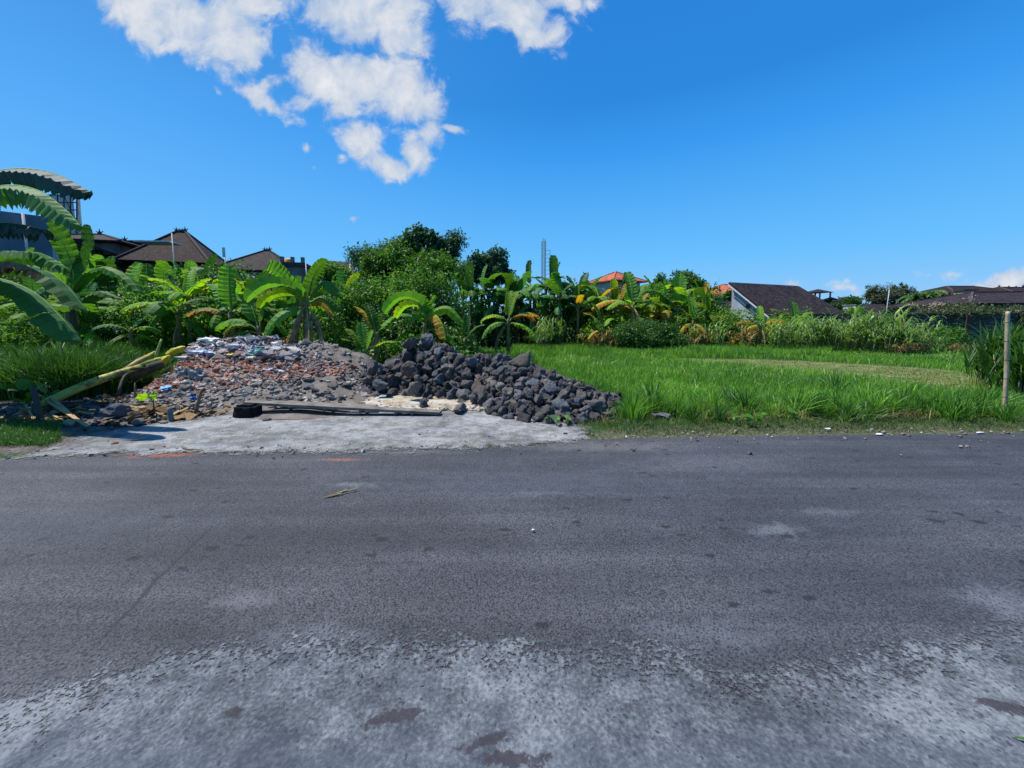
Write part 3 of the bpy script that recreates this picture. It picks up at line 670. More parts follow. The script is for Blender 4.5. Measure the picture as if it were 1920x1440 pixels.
def fill_small():
    lib = [ico(2, 900 + i, (1.2, .9, .8), 9, .2) for i in range(5)]; Vs, T = [], []; n0 = 0; r = random.Random(77); c = 0
    while c < 900:
        x = r.uniform(-4.4, 2.6); y = r.uniform(5.7, 9.6); h = rock_h(x, y)
        if h < .01: continue
        me = r.choice(lib); v = np.array([tuple(q.co) for q in me.vertices]); f = np.array([tuple(p.vertices) for p in me.polygons])
        sz = r.uniform(.02, .065); e = np.array(Matrix.Rotation(r.uniform(0, 6), 3, 'Z') @ Matrix.Rotation(r.uniform(0, 6), 3, 'X'))
        Vs.append(v @ e.T * sz + (x, y, max(h - .05, .02) if h > .1 else .02)); T.append(f + n0); n0 += len(v); c += 1
    tag(link('rubble', fastmesh('rubble', np.concatenate(Vs), None, np.concatenate(T)), M['rock']), 'small dark stones filling gaps and edges of the rock heap', 'rubble', kind='stuff')
fill_small()
# stones lying loose
def loose(px, py, r, kind, label, mesh=None, sc=(1, 1, 1), rz=None):
    p = G(px, py); me = mesh or rocklib[kind][rnd.randrange(5)]
    o = link('stone', me, None, None, (p.x, p.y + r * .8, r * .62 * sc[2]), (0, 0, rz if rz is not None else rnd.uniform(0, 6)), (r * sc[0], r * sc[1], r * sc[2])); return tag(o, label, 'stone')
def block_rock(seed, size):
    import bmesh
    bm = bmesh.new(); bmesh.ops.create_cube(bm, size=2); bmesh.ops.bevel(bm, geom=bm.edges[:], offset=.28, segments=2, affect='EDGES'); bmesh.ops.triangulate(bm, faces=bm.faces); bmesh.ops.subdivide_edges(bm, edges=bm.edges, cuts=4, use_grid_fill=True)
    for v in bm.verts:
        c = v.co.copy(); v.co = Vector((c.x * size[0] * (1 - .12 * c.z), c.y * size[1], c.z * size[2])) + c.normalized() * (mnoise.fractal(c * 1.6 + Vector((seed, 0, 0)), 1, 2, 4) * .10)
    me = bpy.data.meshes.new('stone'); bm.to_mesh(me); bm.free(); me.polygons.foreach_set('use_smooth', [True] * len(me.polygons)); return me
blk = block_rock(3.3, (1.05, .8, .8)); blk.materials.append(M['rock_black'])
loose(455, 785, .165, 'rock', 'black squared boulder propping up the left end of the plank', blk, (1.1, 1, .95), 0)
loose(638, 760, .12, 'rock', 'small dark stone just behind the middle of the plank')
loose(861, 777, .17, 'rock', 'dark lava boulder alone on the concrete right of the plank', None, (1.1, .9, .75))
loose(793, 768, .13, 'rock', 'grey stone by the right end of the plank')
loose(200, 786, .2, 'rock_blue', 'grey blue boulder in the dirt below the fallen banana trunk', None, (1.2, .9, .7))
loose(1243, 787, .13, 'rock_blue', 'grey stone half hidden in the verge grass right of the rocks', None, (1.3, .8, .6))
loose(236, 768, .09, 'rock', 'cream rounded stone in the dirt behind the stakes', (lambda m: (m.materials.clear(), m.materials.append(M['rock_lime']), m)[2])(rocklib['rock'][2].copy()), (1.5, 1, .7))
loose(298, 763, .05, 'rock', 'small cream stone beside the banana sprout', (lambda m: (m.materials.clear(), m.materials.append(M['rock_lime']), m)[2])(rocklib['rock'][3].copy()))

# chips scattered on a surface, one mesh
def chips(name, n, sampler, smin, smax, mat, flat=.5, seed=1, **tg):
    rg = np.random.default_rng(seed); rr = random.Random(seed)
    base = np.array([(-1,-1,-1),(1,-1,-1),(1,1,-1),(-1,1,-1),(-1,-1,1),(1,-1,1),(1,1,1),(-1,1,1)], float)
    fq = np.array([(3,2,1,0),(4,5,6,7),(0,1,5,4),(1,2,6,5),(2,3,7,6),(3,0,4,7)])
    Vs, Q = [], []
    for _ in range(n):
        s = sampler(rr)
        if s is None: continue
        x, y, z, k = s
        sz = (smin + (smax - smin) * rr.random() ** 2.2) * k
        b = base * (sz * rr.uniform(.6, 1.3), sz * rr.uniform(.5, 1), sz * flat * rr.uniform(.5, 1.2)) * rg.uniform(.6, 1.15, (8, 3))
        e = Matrix.Rotation(rr.uniform(0, 6.28), 3, 'Z') @ Matrix.Rotation(rr.gauss(0, .5), 3, 'X') @ Matrix.Rotation(rr.gauss(0, .4), 3, 'Y')
        b = b @ np.array(e).T + (x, y, z + sz * .15)
        Q.append(fq + len(Vs) * 8); Vs.append(b)
    me = fastmesh(name, np.concatenate(Vs), np.concatenate(Q)); return tag(link(name, me, mat), **tg)
def px_sampler(x0, x1, y0, y1, hf, cond=None):
    def f(r):
        for _ in range(20):
            x = r.uniform(x0, x1); y = r.uniform(y0, y1); h = hf(x, y)
            if cond is None or cond(x, y, h, r): return x, y, max(h, 0), 1.0
        return None
    return f
def to_px(x, y, z):
    v = Vector((x, y, z - HZ)); f = Vector((0, math.cos(PITCH), -math.sin(PITCH))); u = Vector((0, math.sin(PITCH), math.cos(PITCH)))
    d = v.dot(f); return 960 + F * v.x / d, PPY - F * v.dot(u) / d
def zone(*pts):
    poly = list(pts)
    def c(x, y, h, r):
        if h < .02: return False
        u, v = to_px(x, y, h); return sdf(np.array([[u, v]]), poly)[0] > -12 * r.random()
    return c
hz = mound_h
chips('rubble', 4300, px_sampler(-10, -3.5, 7, 11.6, hz, zone((270, 690), (330, 668), (560, 672), (660, 690), (560, 706), (480, 716), (400, 730), (300, 735), (250, 715))), .010, .062, M['rubble_brick'], .5, 3, label='broken orange brick rubble spread over the left mound', cat='rubble', kind='stuff')
chips('rubble', 4600, px_sampler(-10.5, -2.6, 6.8, 11.8, hz, lambda x, y, h, r: h > .015 and (mnoise.noise(Vector((x * 1.1, y * 1.1, 5))) > -.05 or r.random() < .3)), .01, .065, M['rubble_grey'], .5, 4, label='grey concrete and stone rubble over both mounds', cat='rubble', kind='stuff')
chips('litter', 1100, px_sampler(-10, -4.5, 8.5, 12, hz, zone((330, 640), (400, 632), (540, 640), (580, 660), (570, 672), (330, 670), (300, 665))), .02, .17, M['rubble_pale'], .16, 5, label='pale paper and plastic litter along the top of the mound', cat='litter', kind='stuff')
chips('grit', 1500, px_sampler(-5, .6, 6.5, 9.4, lambda x, y: .03, lambda x, y, h, r: sdf(np.array([[x, y]]), sand_poly)[0] > -.35 * r.random()), .006, .035, M['rubble_lime'], .7, 6, label='cream limestone chips scattered before the rock heap', cat='grit', kind='stuff')
chips('grit', 1600, px_sampler(-13, 2.2, 5.6, 8.6, lambda x, y: .0, lambda x, y, h, r: sdf(np.array([[x, y]]), dirt_poly)[0] > .02 and sdf(np.array([[x, y]]), apron_poly)[0] < .1), .008, .05, M['rubble_dark'], .6, 7, label='dark grit and clods in the dirt between mound and road', cat='grit', kind='stuff')
chips('grit', 500, px_sampler(-7.5, 9, 4.4, 6.9, lambda x, y: .012, lambda x, y, h, r: abs(y - np.interp(x, [p.x for p in road_far], [p.y for p in road_far])) < .25 or r.random() < .12), .004, .022, M['rubble_grey'], .6, 8, label='small loose stones along the edge of the road', cat='grit', kind='stuff')

# bigger countable pieces on the mound
def bits(name, n, kind_mat, pts, smin, smax, label, group, cat, flat=.6, seed=1):
    lib = []
    for i in range(5):
        me = ico(2, seed * 10 + i, (1.2, .8, flat), 9, .06); me.polygons.foreach_set('use_smooth', [False] * len(me.polygons)); me.materials.append(kind_mat); lib.append(me)
    r = random.Random(seed); c = zone(*pts); k = 0
    while k < n:
        x = r.uniform(-10.5, -2.8); y = r.uniform(6.8, 11.6); h = hz(x, y)
        if not c(x, y, h, r): continue
        s = r.uniform(smin, smax); k += 1
        tag(link(name, r.choice(lib), None, None, (x, y, h + s * flat * .3), (r.gauss(0, .35), r.gauss(0, .35), r.uniform(0, 6.28)), s), label, cat, group)
bits('brick_fragment', 85, M['brick_bit'], [(270, 695), (330, 672), (450, 672), (600, 690), (470, 715), (400, 728), (290, 732)], .05, .12, 'broken chunk of orange brick lying on the left mound', 'brick chunks on the rubble mound', 'brick', .5, 2)
bits('concrete_chunk', 90, M['concrete_bit'], [(310, 700), (480, 735), (560, 690), (590, 655), (640, 665), (680, 710), (640, 740), (400, 760), (330, 745)], .05, .13, 'grey broken concrete chunk lying on the mound', 'concrete chunks on the rubble mound', 'concrete chunk', .5, 3)
def piece(name, px, py, Y, sx, sy, sz, mat, label, cat, seed, rot=(0, 0, 0)):
    me = ico(3, seed, (1, 1, 1), 5, .55, 2.6); me.polygons.foreach_set('use_smooth', [False] * len(me.polygons)); me.materials.append(mat); p = W(px, py, Y)
    z = mound_h(p.x, p.y); 
    return tag(link(name, me, None, None, (p.x, p.y, max(z, 0) + sz * .4), rot, (sx, sy, sz)), label, cat)
def cm(n, c): 
    if n not in M: M[n] = mat_plain(n, c, .25, 5, .6, .2)
    return M[n]
def surf_depth(px, py):            # depth where a line of sight meets the mound
    r = ray(px, py); y = 6.5
    while y < 12.5:
        x = r.x / r.y * y; z = HZ + r.z / r.y * y
        if z <= mound_h(x, y): return y
        y += .03
    return 11.0
for i, (nm, px, py, sx, sy, sz, mat, lab, cat) in enumerate([
 ('plastic_bag', 393, 644, .30, .22, .10, cm('bag_white', (.66, .70, .76)), 'big crumpled white plastic bag on the mound top', 'plastic bag'),
 ('plastic_bag', 376, 665, .33, .2, .08, cm('bag_pale', (.50, .56, .70)), 'long pale blue plastic sheet left of the navy bag', 'plastic bag'),
 ('plastic_bag', 384, 669, .11, .1, .08, cm('bag_navy', (.03, .05, .14)), 'navy blue bag beside the pale sheet', 'plastic bag'),
 ('plastic_bag', 396, 671, .09, .08, .05, cm('bag_yellow', (.75, .58, .04)), 'small yellow wrapper beside the navy bag', 'wrapper'),
 ('wrapper', 433, 668, .08, .05, .06, cm('bag_yellow', (.75, .58, .04)), 'bright yellow carton near the middle of the mound', 'wrapper'),
 ('cloth', 447, 654, .24, .16, .10, cm('cloth_stripe', (.40, .42, .50)), 'striped grey cloth bundle near the mound top', 'cloth'),
 ('plastic_bag', 478, 665, .15, .1, .06, cm('bag_teal', (.02, .30, .26)), 'teal green plastic bag near the mound top', 'plastic bag'),
 ('wrapper', 489, 660, .08, .08, .06, cm('bag_green', (.03, .36, .24)), 'green scrap standing behind the teal bag', 'wrapper'),
 ('carton', 519, 652, .14, .1, .12, cm('carton_white', (.72, .68, .66)), 'white carton with a red top on the mound', 'carton'),
 ('carton', 514, 648, .13, .08, .06, cm('carton_red', (.62, .10, .10)), 'red scrap on top of the white carton', 'scrap'),
 ('board', 478, 672, .22, .1, .03, cm('board_cream', (.66, .62, .50)), 'flat cream board below the teal bag', 'board'),
 ('plastic_bag', 362, 658, .2, .16, .10, cm('bag_pink', (.55, .44, .44)), 'dusty pink cloth sack at the left of the mound top', 'sack'),
 ('plastic_bag', 414, 650, .26, .18, .10, cm('bag_cream', (.60, .54, .44)), 'cream cloth sack right of the white bag', 'sack'),
 ('slab_piece', 424, 661, .22, .16, .05, cm('slab_brown', (.27, .23, .20)), 'flat brown board between the cream sack and yellow carton', 'board'),
 ('paper', 500, 694, .11, .09, .015, cm('paper_blue', (.62, .68, .80)), 'left one of two pale paper sheets on the bare soil', 'paper'),
 ('paper', 530, 696, .13, .09, .015, cm('paper_white', (.72, .74, .78)), 'right one of two pale paper sheets on the bare soil', 'paper'),
 ('paper', 537, 669, .24, .12, .03, cm('paper_blue', (.62, .68, .80)), 'large pale blue sheet near the soil peak', 'paper'),
 ('slab_piece', 343, 705, .17, .10, .14, cm('slab_grey', (.22, .22, .22)), 'grey slab standing in the brick rubble', 'concrete slab'),
 ('slab_piece', 371, 710, .19, .12, .16, cm('slab_grey', (.22, .22, .22)), 'darker grey slab right of the standing slab', 'concrete slab'),
 ('slab_piece', 345, 718, .22, .10, .03, cm('slab_pale', (.42, .41, .40)), 'flat pale slab under the standing slab', 'concrete slab'),
 ('plastic_bag', 313, 732, .13, .09, .07, cm('bag_sky', (.25, .45, .66)), 'light blue scrap left of the brown stake', 'plastic bag'),
 ('plastic_bag', 365, 748, .09, .06, .04, cm('bag_royal', (.03, .14, .60)), 'royal blue wrapper beside the brown stake', 'wrapper'),
 ('paper', 397, 730, .24, .12, .03, cm('paper_pink', (.52, .40, .36)), 'pinkish crumpled sheet above the brown stake', 'paper'),
 ('stone', 520, 748, .24, .06, .04, M['concrete_bit'], 'long pale stone chip behind the plank', 'stone'),
 ('stone', 608, 742, .12, .10, .08, M['rock_brown'], 'brown stone at the foot of the soil mound', 'stone')]):
    piece(nm, px, py, surf_depth(px, py), sx, sy, sz, mat, lab, cat, 200 + i, (0, 0, (i * 1.7) % 6.28 if sz < .1 and sx < .2 else 0))
tag(link('plastic_bag', (lambda m: (m.materials.append(cm('bag_lemon', (.42, .38, .03))), m)[1])(ico(3, 301, (1, 1, 1), 5, .3, 2.2)), None, None, W(328, 658, 9.6), (0, -.4, .2), (.24, .10, .08)), 'lemon yellow printed sack at the top end of the fallen trunk', 'sack')
tag(link('plastic_bag', (lambda m: (m.materials.append(cm('bag_lemon', (.42, .38, .03))), m)[1])(ico(3, 302, (1, 1, 1), 5, .3, 2.2)), None, None, W(306, 676, 9.2), (0, -.6, .2), (.16, .12, .08)), 'small yellow bag just below the lemon sack', 'plastic bag')

# ------------------------------------------------------------------ banana plants
def leaf_mesh(pts, Wd, seed, mat, torn=.5, fold=25, pet=.14, side=None, n=30, ripple=.006):
    rr = random.Random(seed); P = [Vector(p) for p in pts]
    # resample as a Catmull-Rom
    def cr(t):
        k = t * (len(P) - 1); i = min(int(k), len(P) - 2); u = k - i
        a, b, c, d = P[max(i - 1, 0)], P[i], P[i + 1], P[min(i + 2, len(P) - 1)]
        return .5 * ((2 * b) + (c - a) * u + (2 * a - 5 * b + 4 * c - d) * u * u + (3 * b - a - 3 * c + d) * u ** 3)
    S = [cr(i / n) for i in range(n + 1)]
    hd = P[-1] - P[0]; hd.z = 0
    sd0 = side or (Vector((hd.y, -hd.x, 0)).normalized() if hd.length > 1e-3 else Vector((0, -1, 0)))
    mb = MB(); uvs = []
    L = sum((S[i + 1] - S[i]).length for i in range(n)); acc = 0
    def prof(t):
        if t <= 0: return .02
        return max(0.02, min(1, (t / .16)) ** .55 * max(0, 1 - max(0, (t - .72) / .28) ** 2.1) ** .55)
    fr = []
    for i in range(n + 1):
        T = (S[min(i + 1, n)] - S[max(i - 1, 0)]).normalized()
        s = (sd0 - T * sd0.dot(T)).normalized(); N = s.cross(T)
        if N.z < 0 and side is None and abs(T.z) < .9: N = -N
        fr.append((S[i], T, s, N))
    i0 = int(n * pet)
    for sg in (-1, 1):
        i = i0
        while i < n:
            seg = rr.randint(1, 3) if rr.random() < torn * .8 else rr.randint(4, 11)
            seg = max(1, round(seg * (n / 34 if n > 50 else 1)))
            j = min(n, i + seg); dph = rr.gauss(0, 10 * torn + 3); tr = rr.random() < torn
            shr = rr.uniform(.74, 1.0) if tr else rr.uniform(.93, 1.0)
            row = []
            for k in range(i, j + 1):
                Sp, T, s, N = fr[k]; t = (k - i0) / (n - i0); w = Wd * prof(t)
                ph = R(fold + dph); rip = ripple * (1.3 * math.sin(k * 2.1 + seed) + rr.uniform(-.6, .6))
                u = k / n * L
                off = 0
                if tr and j - i >= 1:
                    c = (k - (i + j) / 2) / max(1, (j - i)); off = -c * (.15 + .35 * torn) * (L / min(n, 36))
                p0 = Sp; w1 = w * .5
                p1 = Sp + s * sg * w1 * math.cos(ph * .5) - N * w1 * math.sin(ph * .5) + N * rip
                p2 = Sp + s * sg * w * shr * math.cos(ph) - N * w * shr * math.sin(ph) + N * rip * 2 + T * (off + w * .10)
                row.append(((p0, p1, p2), u, (0, .5 * sg, sg)))
            for a, b in zip(row[:-1], row[1:]):
                for c in (0, 1):
                    q = [a[0][c], b[0][c], b[0][c + 1], a[0][c + 1]]
                    mb.add(q, [(0, 1, 2, 3)], 0, True)
                    uvs += [(a[1], a[2][c]), (b[1], b[2][c]), (b[1], b[2][c + 1]), (a[1], a[2][c + 1])]
            i = j
    nf = len(mb.f)
    rads = [max(.004, Wd * .085 * (1 - i / n) ** .8 * (1.25 if i < i0 else 1)) for i in range(0, n + 1, 2)]
    mb.tube([fr[i][0] - fr[i][3] * rads[i // 2] * .5 for i in range(0, n + 1, 2)], rads, 5, 1)
    me = mb.mesh('leaf', [mat, M['midrib']])
    uvl = me.uv_layers.new(name='UVMap')
    flat = np.zeros(len(me.loops) * 2, dtype=np.float32); fu = np.array(uvs, dtype=np.float32).ravel(); flat[:len(fu)] = fu
    uvl.data.foreach_set('uv', flat)
    return me
def arc(L, e0, e1, ease=1.0, n=8, sway=0.0):
    p = Vector((0, 0, 0)); out = [p.copy()]
    for i in range(n):
        e = R(e0 + (e1 - e0) * ((i + .5) / n) ** ease); p = p + Vector((math.cos(e), sway * (i / n), math.sin(e))) * L / n; out.append(p.copy())
    return out
SHAPES = {'up': [(84, 62, 1), (76, 48, 1.5), (88, 80, 1)], 'mid': [(66, 0, 1.3), (58, -12, 1.2), (70, 10, 1.6)],
          'arch': [(52, -55, 1.0), (46, -40, 1.0), (60, -62, .9)], 'low': [(25, -70, .7), (15, -75, .6), (35, -78, .8)]}
LIB = {}
def lib_leaf(kind, colr, v):
    key = (kind, colr, v)
    if key not in LIB:
        e0, e1, ea = SHAPES[kind][v % 3]
        if colr == 'dry':
            LIB[key] = leaf_mesh(arc(1.0, 5, -88, .35), .10, v * 7 + 5, M['ban_dry'], 1.0, 70, .1, Vector((0, -1, 0)))
        else:
            LIB[key] = leaf_mesh(arc(1.0, e0, e1, ea, sway=[.0, .12, -.1][v % 3]), [.175, .16, .19][v % 3], v * 13 + len(kind), M['ban_' + colr],
                             {'up': .10, 'mid': .35, 'arch': .55, 'low': .75}[kind], {'up': -18, 'mid': 14, 'arch': 30, 'low': 48}[kind], .12, Vector((0, -1, 0)), 34, .004)
    return LIB[key]
stemlib = {}
def stem_mesh(v, mat):
    if (v, mat) not in stemlib:
        r = random.Random(v + 9); mb = MB(); n = 9
        lx, ly = r.uniform(-.06, .06), r.uniform(-.06, .06)
        mb.tube([(lx * (i / n) ** 1.5, ly * (i / n) ** 1.5, i / n) for i in range(n + 1)], [.075 - .04 * (i / n) + r.uniform(-.004, .004) for i in range(n + 1)], 9, 0, jit=.07, rnd=r)
        stemlib[(v, mat)] = mb.mesh('pseudostem', M[mat])
    return stemlib[(v, mat)]
BG = 'banana plants in the thicket behind the mounds'
def banana(x, y, stem_h, L, seed, label, colors=('green',), n_up=1, n_mid=3, n_arch=3, n_low=1, n_dry=2, group=BG, z=0, stem='stem', thick=1.0, spec=None):
    r = random.Random(seed)
    o = empty('banana_plant', (x, y, z), 0, label=label, cat='banana plant', group=group)
    link('pseudostem', stem_mesh(seed % 4, stem), None, o, (0, 0, -.05), (0, 0, r.uniform(0, 6)), (1.35 * thick * stem_h ** .25, 1.35 * thick * stem_h ** .25, stem_h + .1))
    az = r.uniform(0, 6.28); lv = spec
    if lv is None:
        lv = []
        for k, cnt in (('up', n_up), ('mid', n_mid), ('arch', n_arch), ('low', n_low), ('dry', n_dry)):
            for _ in range(cnt): lv.append((k, None, None, None))
    for (k, a, c, l) in lv:
        az += 2.4 + r.uniform(-.35, .35); a_ = R(a) if a is not None else az
        ll = L * (l or 1) * r.uniform(.95, 1.25)
        if k == 'dry':
            link('dry_leaf', lib_leaf('low', 'dry', r.randrange(3)), None, o, (0, 0, stem_h * r.uniform(.7, 1)), (0, 0, a_), ll * .7)
        else:
            c_ = c or r.choice(colors)
            link('leaf', lib_leaf(k, c_, r.randrange(3)), None, o, (.03 * math.cos(a_), .03 * math.sin(a_), stem_h * {'up': 1.0, 'mid': .98, 'arch': .94, 'low': .88}[k]), (r.uniform(-.12, .12), r.uniform(-.1, .1), a_), ll)
    return o
def at(px, Y): return (px - 960) / F * Y
# featured plants
x = at(578, 12.0)
hero1 = banana(x, 12.0, 2.25, 1.9, 3, 'tallest near banana plant with dead brown sheaths behind the soil mound', group=None, thick=1.25,
       spec=[('arch', 100, 'green', .9), ('low', 235, 'green', .8), ('mid', 90, 'green', .9), ('dry', 220, None, 1.3), ('dry', -30, None, 1.4), ('dry', 260, None, 1.5), ('dry', 300, None, 1.6)])
banana(at(552, 12.2), 12.2, 1.3, 1.2, 4, 'stout dead banana stump wrapped in dry sheaths beside the tallest plant', group=None, thick=1.4, spec=[('dry', 190, None, 1.2), ('dry', 250, None, 1.3), ('dry', 300, None, 1.2), ('low', 170, 'yellow', .9), ('dry', 60, None, 1.2)])
hero2 = banana(at(798, 11.5), 11.5, 1.55, 1.45, 7, 'small banana plant with an orange tipped leaf behind the rock peak', group=None, colors=('green', 'lime'),
       spec=[('mid', 80, 'green', .7), ('low', 30, 'green', .8), ('dry', 250, None, .8), ('dry', 290, None, .8)])
banana(at(870, 13.5), 13.5, 1.0, 1.0, 8, 'low banana plant with one orange leaf right of the rock peak', group=None, spec=[('arch', 160, 'green', 1), ('mid', 10, 'green', .9), ('low', -10, 'yellow', .7), ('low', 200, 'green', .9), ('up', 90, 'green', .8)])
banana(at(486, 12.0), 12.0, 1.45, 1.25, 9, 'slim banana plant with drooping leaves left of the tallest one', group=None, spec=[('arch', 175, 'green', 1.1), ('arch', 195, 'lime', .9), ('mid', 150, 'green', 1), ('low', 210, 'green', .9), ('up', 70, 'lime', .8), ('low', -20, 'yellow', .8)])
banana(at(436, 12.6), 12.6, 1.9, 1.5, 10, 'banana plant with thick mottled trunk behind the litter', group=None, thick=1.5, spec=[('arch', 190, 'yellow', .9), ('arch', 175, 'green', 1.1), ('mid', 20, 'green', 1), ('up', 100, 'green', 1), ('arch', -10, 'green', 1), ('mid', 150, 'green', 1), ('dry', 270, None, 1)])
banana(at(683, 10.6), 10.6, .75, .85, 12, 'young banana plant between the soil mound and the rocks', group=None, spec=[('up', 60, 'lime', .8), ('mid', 165, 'lime', 1), ('mid', 15, 'lime', .9), ('up', 120, 'green', .9), ('low', 190, 'green', 1), ('mid', 200, 'green', .8)])
banana(at(705, 12.2), 12.2, 1.25, 1.1, 13, 'ragged banana plant with browned leaves between mound and rocks', group=None, spec=[('dry', 180, None, 1), ('mid', 170, 'yellow', .9), ('up', 120, 'green', .9), ('mid', 40, 'green', 1), ('dry', 0, None, 1), ('low', 20, 'lime', .8)])
banana(at(953, 20), 20, 1.75, 1.7, 14, 'yellowing banana plant with thin trunk in the middle of the field edge', group=None, spec=[('up', 80, 'lime', .8), ('up', 40, 'lime', .9), ('arch', 175, 'lime', 1), ('dry', 190, None, 1.4), ('arch', 0, 'yellow', .9), ('low', -15, 'lime', 1), ('arch', 20, 'yellow', 1.1), ('low', 200, 'green', .9)])
banana(at(250, 14), 14, 2.2, 1.6, 15, 'banana plant with one bright upright young leaf on the left', group=None, colors=('green',), spec=[('up', 90, 'lime', 1.1), ('arch', 170, 'green', 1), ('arch', 0, 'green', 1.1), ('mid', 20, 'green', 1), ('arch', 200, 'green', .9), ('low', -20, 'green', .9), ('low', 180, 'green', 1)])
banana(at(1425, 23), 23, 1.5, 1.5, 16, 'bright yellow green banana plant in front of the shed roofed house', group=None, spec=[('arch', 160, 'yellow', 1), ('up', 60, 'lime', .8), ('arch', 5, 'yellow', 1), ('arch', -15, 'yellow', 1), ('mid', 150, 'lime', .9), ('low', -30, 'yellow', .9), ('low', 190, 'yellow', .9), ('dry', 270, None, 1)])
banana(at(1390, 23.5), 23.5, 1.05, 1.4, 17, 'banana plant with orange hanging leaves beside the white gable', group=None, spec=[('arch', 165, 'green', 1.5), ('mid', 90, 'green', 1), ('low', 210, 'yellow', 1), ('low', 250, 'lime', 1), ('arch', 10, 'green', .9), ('dry', 230, None, 1)])
banana(at(1490, 24), 24, 1.5, 1.5, 18, 'banana plant with one long level leaf left of the cane row', group=None, spec=[('mid', 15, 'lime', 1.1), ('mid', 160, 'green', 1), ('up', 90, 'green', .9), ('low', 200, 'green', 1), ('dry', 260, None, 1)])
banana(at(1130, 21.5), 21.5, 1.3, 1.3, 19, 'small lime banana plant at the edge of the field', group=None, spec=[('up', 140, 'lime', 1.1), ('mid', 160, 'lime', 1), ('mid', 40, 'lime', .9), ('low', 0, 'lime', .9), ('low', 200, 'yellow', .9)])
banana(at(1185, 23), 23, 2.6, 1.9, 20, 'banana plant with one burnt orange leaf above the shrub', group=None, spec=[('arch', 185, 'yellow', 1.2), ('arch', 170, 'lime', 1.2), ('arch', 5, 'lime', 1.1), ('mid', 30, 'green', 1), ('up', 90, 'green', 1), ('arch', 200, 'lime', 1.1), ('dry', 260, None, 1.2), ('dry', 300, None, 1.2)])
banana(at(1268, 24), 24, 2.5, 1.9, 21, 'banana plant with a pale trunk right of the shrub', group=None, spec=[('up', 80, 'green', 1.1), ('arch', 8, 'lime', 1.2), ('mid', 150, 'green', 1.1), ('arch', 180, 'lime', 1.1), ('low', -20, 'yellow', 1), ('low', 200, 'green', .9), ('dry', 260, None, 1.1)])
banana(at(1298, 23), 23, 1.7, 1.4, 22, 'thin banana plant with yellow hanging leaf by the pale trunk', group=None, spec=[('up', 95, 'lime', .9), ('low', -60, 'yellow', .8), ('low', 200, 'yellow', .8), ('mid', 20, 'green', .9), ('dry', 270, None, 1)])
# thicket rows
rt = random.Random(5)
def row(px0, px1, n, y0, y1, h0, h1, L, colors, label, group, seed0, stem='stem', **kw):
    for i in range(n):
        px = px0 + (px1 - px0) * (i + rt.uniform(.1, .9)) / n; Y = rt.uniform(y0, y1)
        banana(at(px, Y), Y, rt.uniform(h0, h1), L * rt.uniform(.85, 1.15), seed0 + i, label, colors, rt.randint(0, 2), rt.randint(1, 3), rt.randint(3, 4), rt.randint(1, 3), rt.randint(0, 1), group, 0, stem, **kw)
row(60, 650, 27, 13.0, 16.5, 1.3, 2.5, 1.22, ('green', 'green', 'dark', 'lime', 'lime'), 'green banana plant in the front row of the left thicket', 'front row of bananas in the left thicket', 100)
row(0, 400, 20, 16.5, 21, 2.6, 3.6, 1.5, ('green', 'green', 'dark'), 'taller dark banana plant at the back of the left thicket', 'back row of bananas in the left thicket', 140, 'stem_dark')
row(400, 650, 13, 16.5, 20, 1.8, 2.6, 1.35, ('green', 'green', 'dark'), 'mid height banana plant before the two hip roofed houses', 'bananas before the hip roofed houses', 240, 'stem_dark')
row(860, 1110, 18, 23, 28, 2.8, 4.1, 1.6, ('dark', 'dark', 'green'), 'tall dark banana plant right of the central tree', 'tall bananas right of the central tree', 180, 'stem_dark')
row(1080, 1330, 20, 24, 28, 1.7, 3.1, 1.45, ('green', 'lime', 'lime', 'yellow'), 'green banana plant in the row behind the field shrub', 'bananas behind the field shrub', 210)
HEROES = True
# plant close by on the left whose leaves reach into the frame
def free_leaf(parent, pts, Wd, mat, seed, torn, fold, label=None, side=None, n=36):
    me = leaf_mesh(pts, Wd, seed, M[mat], torn, fold, .08, side, n, .014 if n > 50 else .008)
    o = link('leaf', me, None, parent)
    if label: o['label'] = label
    return o
bx = W(-150, 650, 6.6)
big = empty('banana_plant', (0, 0, 0), 0, label='big shaded banana plant whose arching leaves cross the top left corner', cat='banana plant')
mb = MB(); mb.tube([(bx.x, 6.6, -.05), (bx.x, 6.6, 1.2), (bx.x + .05, 6.6, 2.2), (bx.x + .1, 6.6, 2.9)], [.15, .13, .10, .07], 10); mb.build('pseudostem', M['stem_dark'], big)
crown = Vector((bx.x + .1, 6.6, 2.9))
def wl(*pp): return [crown] + [W(*p) for p in pp]
free_leaf(big, wl((-90, 350, 6.5), (-10, 322, 6.4), (50, 316, 6.3), (110, 328, 6.2), (172, 361, 6.1)), .34, 'ban_shade_tint', 31, .5, 68, side=Vector((0, -1, 0)), n=70)
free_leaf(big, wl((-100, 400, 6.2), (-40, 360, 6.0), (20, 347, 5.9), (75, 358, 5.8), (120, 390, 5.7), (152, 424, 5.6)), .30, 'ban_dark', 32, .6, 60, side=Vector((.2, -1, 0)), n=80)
free_leaf(big, wl((-90, 440, 6.2), (-30, 420, 6.1), (30, 419, 6.0), (92, 433, 5.9)), .26, 'ban_shade_tint', 33, .7, 55, side=Vector((.1, -1, 0)), n=70)
free_leaf(big, wl((-100, 500, 6.9), (-20, 478, 6.9), (45, 472, 6.9), (90, 480, 7.0), (130, 505, 7.0)), .30, 'ban_dark', 34, .6, 45, side=Vector((0, -1, .3)), n=60)
free_leaf(big, wl((-100, 540, 7.2), (-20, 520, 7.2), (60, 545, 7.1), (120, 600, 7.0), (150, 640, 7.0)), .38, 'ban_dark', 35, .25, 40, side=Vector((0, -1, .3)))
